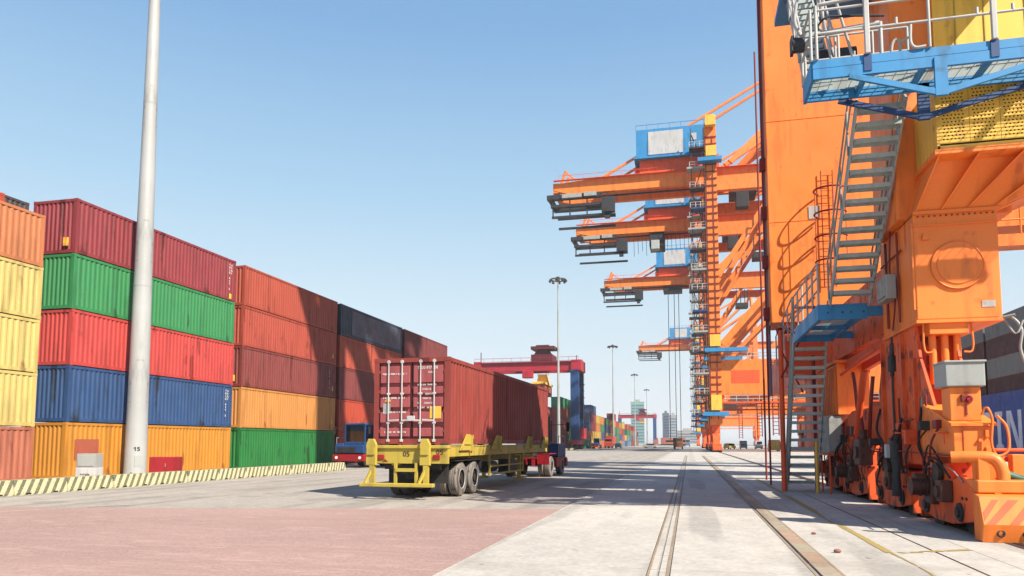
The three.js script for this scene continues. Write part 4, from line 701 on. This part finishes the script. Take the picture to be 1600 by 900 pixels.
function landSide(root, half) {
  const P = (n, g, m, par = root, l) => part(n, g, m, par, l), O = M.orange;
  for (const s of [1, -1]) {
    const lg = P('leg', [bx(-.9, 1.3, 5, 62.5, s * half - 1, s * half + 1)], O);
    P('leg_ladder', [bx(-.75, -.62, 6, 60, s * half + 1.05, s * half + 1.15), bx(.5, .62, 6, 60, s * half + 1.05, s * half + 1.15), ...[...Array(40)].map((_, i) => bx(-.9, 1.3, 7 + i * 1.35, 7.22 + i * 1.35, s * half + 1.02, s * half + 1.16))], M.redPaint, lg);
    P('bogie', [rb(-.7, .9, .3, 1.5, s * half - 5, s * half - .6, .05), rb(-.7, .9, .3, 1.5, s * half + .6, s * half + 5, .05), poly([[s * half - 3.6, 1.5], [s * half + 3.6, 1.5], [s * half + 1, 3.4], [s * half - 1, 3.4]], 1.2, 'x', -.5), bx(-.6, .8, 3.4, 5, s * half - .9, s * half + .9)], s > 0 ? M.orangeDirty : M.orangeDeep);
    P('bogie_wheel', [-4.2, -2.6, -1.3, 1.3, 2.6, 4.2].map((q) => cylX(-.76, .96, .45, s * half + q, .45, 14)), M.dark);
    for (const [y0, y1] of [[7.6, 10.4], [19.4, 21.6], [55.6, 57.6], [61.6, 63.6]]) P('yellow_cubicle', [rb(-.7, 1.2, y0, y1, s * half + 1.2, s * half + 2.4, .05)], M.yellow, lg);
    for (const [a, b, c] of [[-2.2, 2.4, 6.6], [-1.6, 6, 18.4], [-2.2, 2.2, 54.6]]) P('ledge', [bx(a, b, c, c + .7, s * half + .9, s * half + 2.8)], M.blue, lg);
  }
  P('sill_beam', [bx(-1.0, 1.4, 5.2, 8.4, -half + 1, half - 1)], O);
  P('upper_sill', [bx(-.8, 1.2, 49.4, 51.6, -half + 1, half - 1), bx(-.8, 1.2, 12, 16.5, -half + 1, half - 1)], O);
  P('portal_rail', [...[18.2, 17.6].map((y) => bar([2, y, half + .8], [29, y, half + .8], .06)), ...[...Array(14)].map((_, i) => bar([2 + i * 2, 17, half + .8], [2 + i * 2, 18.2, half + .8], .06))], M.white, root);
  P('lower_walk', [bx(1.4, 29, 8.9, 9.2, half + .4, half + 1.6)], M.orangeDeep, root); P('lower_rail', [...[10.3, 9.7].map((y) => bar([1.6, y, half + 1.6], [29, y, half + 1.6], .06)), ...[...Array(14)].map((_, i) => bar([1.8 + i * 2, 9.2, half + 1.6], [1.8 + i * 2, 10.3, half + 1.6], .06))], M.white, root);
  P('electric_cabin', [rb(3.2, 6.2, 9.2, 11.6, -2, 3, .08)], M.white, root); P('hung_ladder', [bx(10, 10.2, 3, 17, half + .9, half + 1.1), bx(11, 11.2, 3, 17, half + .9, half + 1.1), ...[...Array(20)].map((_, i) => bx(10, 11.2, 3.3 + i * .7, 3.42 + i * .7, half + .95, half + 1.05))], M.redPaint, root);
  P('lower_brace', [beam([1.2, 10, half], [9, 17, half], .5, .7), beam([29, 10, half], [21, 17, half], .5, .7), beam([.2, 8.4, half - 2], [.2, 18, 0], .5, .6), beam([.2, 8.4, -half + 2], [.2, 18, 0], .5, .6)], O, root);
  P('portal_recess', [bx(3, 8, 12.6, 15, half + .8, half + .83)], M.orangeDeep, root, 'recessed darker panel');
  // stair tower left of the front leg
  const st = P('stair_tower', [bx(-3.4, -3.26, 5, 62, half + .2, half + .36), bx(-1.1, -.96, 5, 62, half + .2, half + .36), bx(-3.4, -3.26, 5, 62, half - 1.4, half - 1.24), ...[...Array(9)].map((_, i) => beam([i % 2 ? -3.2 : -1.1, 7 + i * 6, half - .5], [i % 2 ? -1.1 : -3.2, 13 + i * 6, half - .5], .7, .12))], M.steel, root, 'slim stair tower with blue landings');
  for (let i = 0; i < 14; i++) {
    const w = rr(-.25, .25), y = 6.5 + i * 3.95;
    const pl = P('stair_landing', [bx(-3.7 - (i % 3 === 0 ? .5 : 0), -.9, y, y + .34, half - 1.5, half + 1.0)], [M.blueDark, M.dark, M.galv, M.dark, M.galv][i % 5], st);
    P('landing_rail', [bar([-3.7, y + 1.3, half + .95], [-.9, y + 1.3, half + .95], .06), bar([-3.7, y + .8, half + .95], [-.9, y + .8, half + .95], .05), ...[-3.7, -2.7, -1.8, -.9].map((x) => bar([x, y + .3, half + .95], [x, y + 1.35, half + .95], .07))], M.white, pl);
  }
  P('waterside_gear', [rb(10, 13.6, 43.0, 44.4, half - 1, half + 3, .1), ...[10.2, 11.4, 12.6, 13.5].map((x) => bar([x, 44, half + 2.8], [x, 48.5, half + 2.8], .12)), bar([10, 46, half + 2.8], [13.6, 46, half + 2.8], .1)], M.dark, root);
}
function farCrane(label, z) {
  const t = thing('quay_crane', label, 'crane', [4.75, 0, z], 0, 'quay cranes');
  landSide(t, 7.5); craneTop(t, { half: 7.5 });
  return t;
}
const cA = farCrane('second quay crane, highest of the far blue housed booms with a large white panel', -149.5);
part('trolley', [rb(4, 9, 50.4, 52.3, -3, 3, .1), rb(5, 7.4, 47.4, 50.4, 1, 3.2, .1)], M.dark, cA);
const cB = copy(cA, [4.75, 0, -181], 0, 'third quay crane, its house just below the boom of the highest far crane');
const cC = copy(cA, [4.75, 0, -243], 0, 'fourth quay crane, middle one of the far cranes with hoist ropes down to the quay');
const cD = copy(cA, [4.75, 0, -412], 0, 'fifth and farthest quay crane, smallest and lowest in the picture');
{ const g = []; for (const x of [-10.5, -8.6, -7.2]) g.push(bar([x, 2.5, 2], [x, 52, 2], .10, .10, 5)); part('hoist_rope', g, M.steel, cC); part('spreader_bar', [rb(-12, -6, 1.9, 2.5, -1, 5, .1)], M.dark, cC); part('trolley', [rb(-12, -6, 50.6, 52, -3, 3.4, .1)], M.dark, cC); }
{ const g = []; for (let i = 0; i < 17; i++) { const x = -17 + i * 1.0; g.push(bar([x, 52, 2.3], [x + .1, 47 + (i % 3) * .6, 2.3], .05, .05, 4)); } part('festoon_cable', g, M.steel, cB); part('trolley', [rb(-13.2, -9.6, 49.0, 52.3, -3, 3.6, .15)], M.dark, cB); part('operator_cabin', [rb(-12.8, -10.8, 48.2, 50.4, 1.2, 3.9, .1)], M.grate, cB); }

// ------------------------------------------------------------------ red and blue yard cranes
function yardCrane(label, pos, W = 26.6, H = 22) {
  const t = thing('yard_crane', label, 'gantry crane', pos, 0, 'red yard gantry cranes');   // origin at right leg foot
  const R = paint('yard_crane_red', lit(216, 40, 66, 1.05));
  for (const s of [-1, 1]) { part('girder', [bx(-W, 0, H - 2.4, H, s * 3 - .7, s * 3 + .7)], R, t); part('girder_walk', [bar([-W, H + 1, s * 3.9], [0, H + 1, s * 3.9], .05), ...[...Array(12)].map((_, i) => bar([-W + i * W / 11, H, s * 3.9], [-W + i * W / 11, H + 1, s * 3.9], .04)), bx(-W, 0, H - .2, H - .1, s * 3.7, s * 4.3)], R, t); }
  for (const x of [0, -W]) for (const s of [-1, 1]) {
    part('leg', [bx(x - (x ? .2 : 1.9), x + (x ? 1.7 : .2), 2.2, H - 2.4, s * 4.2 - .7, s * 4.2 + .7)], M.blueDark, t);
    part('wheel', [cylX(x - 1.2, x - .3, .75, s * 5.4, .75, 16), cylX(x - 1.2, x - .3, .75, s * 3.4, .75, 16)], M.black, t);
  }
  for (const x of [0, -W]) { part('sill', [bx(x - (x ? .1 : 1.7), x + (x ? 1.6 : .1), 1.3, 2.4, -6, 6)], R, t); part('head_beam', [bx(x - (x ? .2 : 1.8), x + (x ? 1.8 : .7), H - 2.6, H + .2, -4.2, 4.2)], R, t); }
  part('engine_house', [rb(-.2, 1.2, 2.6, 5.4, -2.5, 2.5, .1)], R, t); part('leg_stair', [...Array(10)].map((_, i) => bx(.2, 1.0, 3 + i * 1.7, 3.15 + i * 1.7, -1 + (i % 2), 1 + (i % 2))), M.dark, t);
  const tr = part('trolley', [rb(-12.4, -6.8, H, H + 1.9, -3.4, 3.4, .1), poly([[-12, H + 1.9], [-7.4, H + 1.9], [-8.4, H + 3.3], [-11, H + 3.3]], 4, 'z', -2), bx(-12.6, -6.4, H + 3.3, H + 4.1, -2.8, 2.8), bx(-11.4, -8, H + 4.1, H + 4.5, -2, 2)], paint('trolley_maroon', lit(120, 34, 48, 1.2)), t);
  part('operator_cabin', [rb(-14.2, -11.6, H - 4.4, H - 2.5, 3.9, 6, .1)], R, tr);
  part('antenna', [bar([-W + .6, H, 0], [-W + .6, H + 3.2, 0], .12), bar([-1, H, 0], [-1, H + 1.8, 0], .1)], M.dark, t);
  return t;
}
const yc = yardCrane('red and blue yard gantry crane lifting a container behind the loaded truck', [-27.1, 0, -189], 27.4, 22.6);
{
  const sp = part('spreader', [rb(-11.6, -8.4, 16.6, 17.2, -6, 6, .06), poly([[-11.2, 17.2], [-8.4, 17.2], [-8.8, 19.4], [-10.8, 19.4]], 3.4, 'z', -1.7)], M.yellow, yc, 'yellow spreader frame');
  part('hoist_rope', [[-11, 1.4], [-8.8, 1.4], [-11, -1.4], [-8.8, -1.4]].map(([x, z]) => bar([x, 19, z], [x, 22, z], .06)), M.dark, sp);
  container('hanging_container', 'orange container hanging from the yellow spreader of the red yard crane', [220, 104, 66], [-37.0, 13.9, -189], { coarse: true });
}
copy(yc, [-24.0, 0, -560], 0, 'small distant red yard gantry crane standing before the pale green tower');

// ------------------------------------------------------------------ far container rows
{
  const pal = [[70, 96, 150], [206, 96, 66], [232, 150, 70], [60, 150, 120], [170, 70, 70], [236, 196, 90], [120, 160, 190], [196, 66, 60], [84, 150, 96], [222, 120, 90]];
  const nm = ['blue', 'rust red', 'amber', 'teal green', 'maroon', 'yellow', 'pale blue', 'red', 'green', 'salmon'];
  // block under the yard crane: ends and sides in view
  const blk = [[-34.3, -175.5, [[232, 110, 110, 'pink'], [236, 120, 122, 'pink'], [206, 98, 90, 'faded red'], [236, 124, 124, 'pink']]], [-31.8, -179, [[196, 92, 70, 'rust'], [190, 90, 76, 'rust'], [204, 96, 76, 'rust'], [206, 98, 72, 'rust'], [64, 164, 112, 'mint green']]], [-31.8, -192.5, [[40, 130, 70, 'deep green'], [44, 126, 70, 'deep green'], [40, 120, 66, 'deep green'], [42, 132, 72, 'deep green'], [44, 132, 74, 'deep green']]]];
  const tier = ['on the ground', 'second up', 'third up', 'fourth up', 'on top'];
  blk.forEach(([x, z, l], i) => l.forEach((c, k) => container('shipping_container', `${c[3]} container ${tier[k]} in the ${['left', 'front right', 'rear right'][i]} stack under the red yard crane`, c.slice(0, 3), [x, .02 + k * 2.6, z - 6], { coarse: true, group: 'containers under the red yard crane' })));
  let n = 0;
  for (let i = 0; i < 17; i++) {
    const z = -212 - i * 13.2, h = [4, 5, 4, 4, 4, 3, 5, 4, 3, 4, 2, 4, 4, 3, 4, 4, 3][i];
    for (let k = 0; k < h; k++) {
      const ci = (i === 0 && k === h - 1) || (i === 1 && k === h - 1) ? 0 : Math.floor(rnd() * pal.length);
      container('shipping_container', `small ${nm[ci]} container in the distant row right of the red yard crane`, pal[ci], [-29.6 + rr(-.1, .1), .02 + k * 2.6, z], { coarse: true, group: `distant ${nm[ci]} containers` });
    }
  }
}

// ------------------------------------------------------------------ far vehicles and buildings
function car(label, pos, ry, color, s = 1, category = 'car') {
  const t = thing(category === 'van' ? 'parked_van' : 'parked_car', label, category, pos, ry), van = category === 'van';
  const prof = van ? [[-2.5, .35], [2.5, .35], [2.5, 1.1], [2.1, 1.25], [1.6, 2.15], [-2.4, 2.2], [-2.5, 1.2]] : [[-2.2, .35], [2.2, .35], [2.2, .8], [1.2, .95], [.6, 1.45], [-1.2, 1.5], [-1.9, 1.0], [-2.2, .95]];
  part('body', [poly(prof, 1.7, 'x', -.85, .04)], paint('car_' + color.join('_'), lit(...color, 1.2), paintTex, .3), t);
  part('window', [bx(-.90, -.88, van ? 1.3 : 1.0, van ? 1.95 : 1.38, -1.0, 1.4), bx(.88, .90, van ? 1.3 : 1.0, van ? 1.95 : 1.38, -1.0, 1.4)], M.glass, t);
  part('rear_window', [bx(-.7, .7, van ? 1.3 : 1.02, van ? 2.0 : 1.4, van ? 2.52 : 1.55, van ? 2.54 : 1.58)], M.glass, t);
  for (const [x, z] of [[-.78, 1.4], [.78, 1.4], [-.78, -1.4], [.78, -1.4]]) part('wheel', [cylX(x - .1, x + .1, .33, z, .33, 12)], M.black, t);
  return t;
}
function lorry(label, pos, ry, cabC, boxC, category = 'truck') {
  const t = thing('yard_truck', label, category, pos, ry);
  part('chassis', [bx(-.5, .5, .7, 1.0, -4, 9), bx(-1.2, 1.2, 1.0, 1.2, -1, 9)], M.dark, t);
  const cb = part('cab', [poly([[4.4, .6], [4.4, 1.7], [4.1, 3.0], [2.3, 3.0], [2.3, .6]], 2.4, 'x', -1.2, .04)], paint('cab_' + cabC.join('_'), lit(...cabC, 1.2)), t); cb.rotation.y = Math.PI; cb.position.set(0, 0, 0);
  part('window', [bx(-1.05, 1.05, 1.8, 2.8, -4.35, -4.2)], M.glass, t);
  if (boxC) part('load', [bx(-1.22, 1.22, 1.22, 3.8, -1.2, 9)], paint('load_' + boxC.join('_'), lit(...boxC, 1.2), wearTex), t);
  for (const z of [-3.2, 5, 6.4, 7.8]) for (const s of [-1, 1]) part('wheel', [cylX(s * 1.2, s * .85, .5, z, .5, 14)], M.black, t);
  return t;
}
copy(tr0, [-26.2, 0, -214], Math.PI, 'distant blue tractor with red bumper beside the far container row');
lorry('distant truck with a red orange box on the far yard lane', [-24.6, 0, -236], Math.PI, [222, 80, 60], [226, 92, 74]);
car('dark blue car at the foot of the second slim lamp mast', [-21.5, 0, -232], Math.PI, [36, 62, 92]);
car('small white car on the far quay lane', [-12.0, 0, -238], Math.PI / 2 - .2, [232, 232, 230]);
lorry('distant truck carrying a pinkish container across the quay', [-10.5, 0, -318], Math.PI / 2, [222, 150, 140], [224, 150, 138]);
lorry('brown truck head on under the fourth quay crane', [-2.9, 0, -205], Math.PI, [168, 104, 56], null);
lorry('white truck with blue cab right of the brown truck', [-.9, 0, -330], Math.PI, [120, 160, 200], [236, 236, 236]);
car('yellow van seen past the near crane stairs', [16.0, 0, -152], Math.PI, [236, 204, 70], 1, 'van');
car('pale yellow car under the second quay crane', [10.4, 0, -205], .3, [230, 214, 120]); car('dark blue van under the second quay crane', [14.6, 0, -215], 0, [40, 60, 90], 1, 'van'); car('white van under the second quay crane', [18.4, 0, -212], 0, [226, 232, 236], 1, 'van'); car('grey green van right of the white van', [23.2, 0, -214], 0, [90, 130, 104], 1, 'van');
function tower(label, pos, w, h, d, color, floors, gap) {
  const t = thing('office_tower', label, 'building', pos, .1);
  const m = paint('tower_' + color.join('_'), lit(...color, 1.2)); part('wall', [bx(-w / 2, w / 2, 0, h, -d / 2, d / 2)], m, t);
  const win = paint('tower_window_' + color.join('_'), lit(color[0] * .55, color[1] * .7, color[2] * .8, 1.2), paintTex, .2);
  for (let i = 0; i < floors; i++) { const y = 2 + i * (h - 3) / floors; part('window_band', [bx(-w / 2 + .6, w / 2 - .6, y, y + (h - 3) / floors * gap, d / 2 - .1, d / 2 + .15), bx(w / 2 - .1, w / 2 + .15, y, y + (h - 3) / floors * gap, -d / 2 + .6, d / 2 - .6)], win, t); }
  part('roof', [bx(-w / 2 - .3, w / 2 + .3, h, h + 1.2, -d / 2 - .3, d / 2 + .3), bx(-w / 5, w / 5, h + 1.2, h + 4, -d / 5, d / 5)], m, t);
  return t;
}
tower('pale green office tower on the horizon behind the far yard crane', [-60.5, 0, -905], 15.5, 50, 16, [178, 222, 212], 13, .6);
tower('grey office tower on the horizon left of the crane ropes', [-27, 0, -905], 7, 36, 12, [110, 126, 148], 10, .6);
tower('whitish office block beside the grey tower', [-18.5, 0, -915], 8, 34, 12, [214, 218, 222], 9, .5);
tower('low pale building left of the pale green tower', [-84, 0, -940], 24, 24, 12, [196, 204, 204], 6, .5);
tower('low distant hall right of the whitish block', [-2, 0, -960], 26, 16, 14, [214, 210, 206], 4, .5);

for (const [x, z, r, l] of [[2.14, -12.1, .045, 'small pinkish stone on pale concrete between trench and yellow line, the nearer of two'], [2.16, -14.4, .035, 'small pinkish stone on pale concrete between trench and yellow line, the farther of two']]) { const g = new THREE.IcosahedronGeometry(r, 1); g.scale(1.3, .7, 1); const m = new THREE.Mesh(boxUV(clean(g)), paint('pink_stone', lit(196, 140, 130, 1.2), concTex, .9)); m.name = numbered('loose_stone'); m.position.set(x, r * .6, z); tag(m, l, 'stone'); scene.add(m); }

// ------------------------------------------------------------------ ship at the quay
{
  const t = thing('cargo_ship', 'dark blue container ship with huge white letters moored beyond the near crane', 'ship', [38, 0, -160]);
  const hull = paint('ship_hull_blue', new THREE.Color(.035, .085, .30), paintTex, .75);
  part('hull', [poly([[0, -2.5], [0, 7.3], [26, 7.3], [26, -2.5]], 200, 'z', -120, .05)], hull, t);
  part('bulwark', [bx(-.1, .1, 7.3, 7.9, -120, 80)], hull, t);
  part('deck', [bx(.2, 26, 7.2, 7.35, -119.9, 79.9)], M.redPaint, t);
  const font = await new FontLoader().loadAsync('fonts/droid/droid_sans_bold.typeface.json');
  const letters = [['C', -110.6], ['I', -105.5], ['N', -102.0]];
  for (const [ch, z0] of letters) { const g = new THREE.ExtrudeGeometry(font.generateShapes(ch, 4.9), { depth: .05, bevelEnabled: false, curveSegments: 8 }); g.computeBoundingBox(); g.translate(-g.boundingBox.min.x, 0, 0).rotateY(-Math.PI / 2).translate(-.06, .7, z0 + 160); part('letter', [g], paint('hull_letter', lit(232, 232, 240, .62)), t); }
  const bays = [[-90, [[88, 44, 48], [85, 41, 45], [94, 47, 48], [82, 51, 48], [71, 45, 44]]], [-103, [[94, 38, 45], [159, 161, 155], [97, 47, 54], [148, 152, 152], [88, 44, 48]]], [-116, [[93, 38, 44], [96, 41, 45], [100, 44, 51], [142, 146, 148], [81, 48, 47]]], [-129, [[88, 44, 48], [97, 47, 51], [111, 66, 66], [88, 48, 51]]]];
  const word = ['lowest', 'second', 'third', 'fourth', 'top'];
  bays.forEach(([z, l], i) => l.forEach((c, k) => { if (k === 4 && i > 0) return; container('shipping_container', `${c[1] > 120 ? 'light grey' : 'dark maroon'} container, ${word[k]} tier of the ${['nearest', 'second', 'third', 'fourth'][i]} bay on the blue ship`, c, [39.8, 7.36 + k * 2.6, z], { group: 'containers aboard the blue ship' }); }));
  for (let i = 0; i < 8; i++) for (let k = 0; k < 5; k++) container('shipping_container', 'distant pinkish container aboard the blue ship, glimpsed through the near crane', [186, 118, 126], [39.8, 7.36 + k * 2.6, -146 - i * 13], { coarse: true, group: 'distant containers aboard the blue ship' });
}

scene.traverse((o) => { if (o.isMesh) { o.castShadow = true; o.receiveShadow = true; } });
renderer.render(scene, camera);
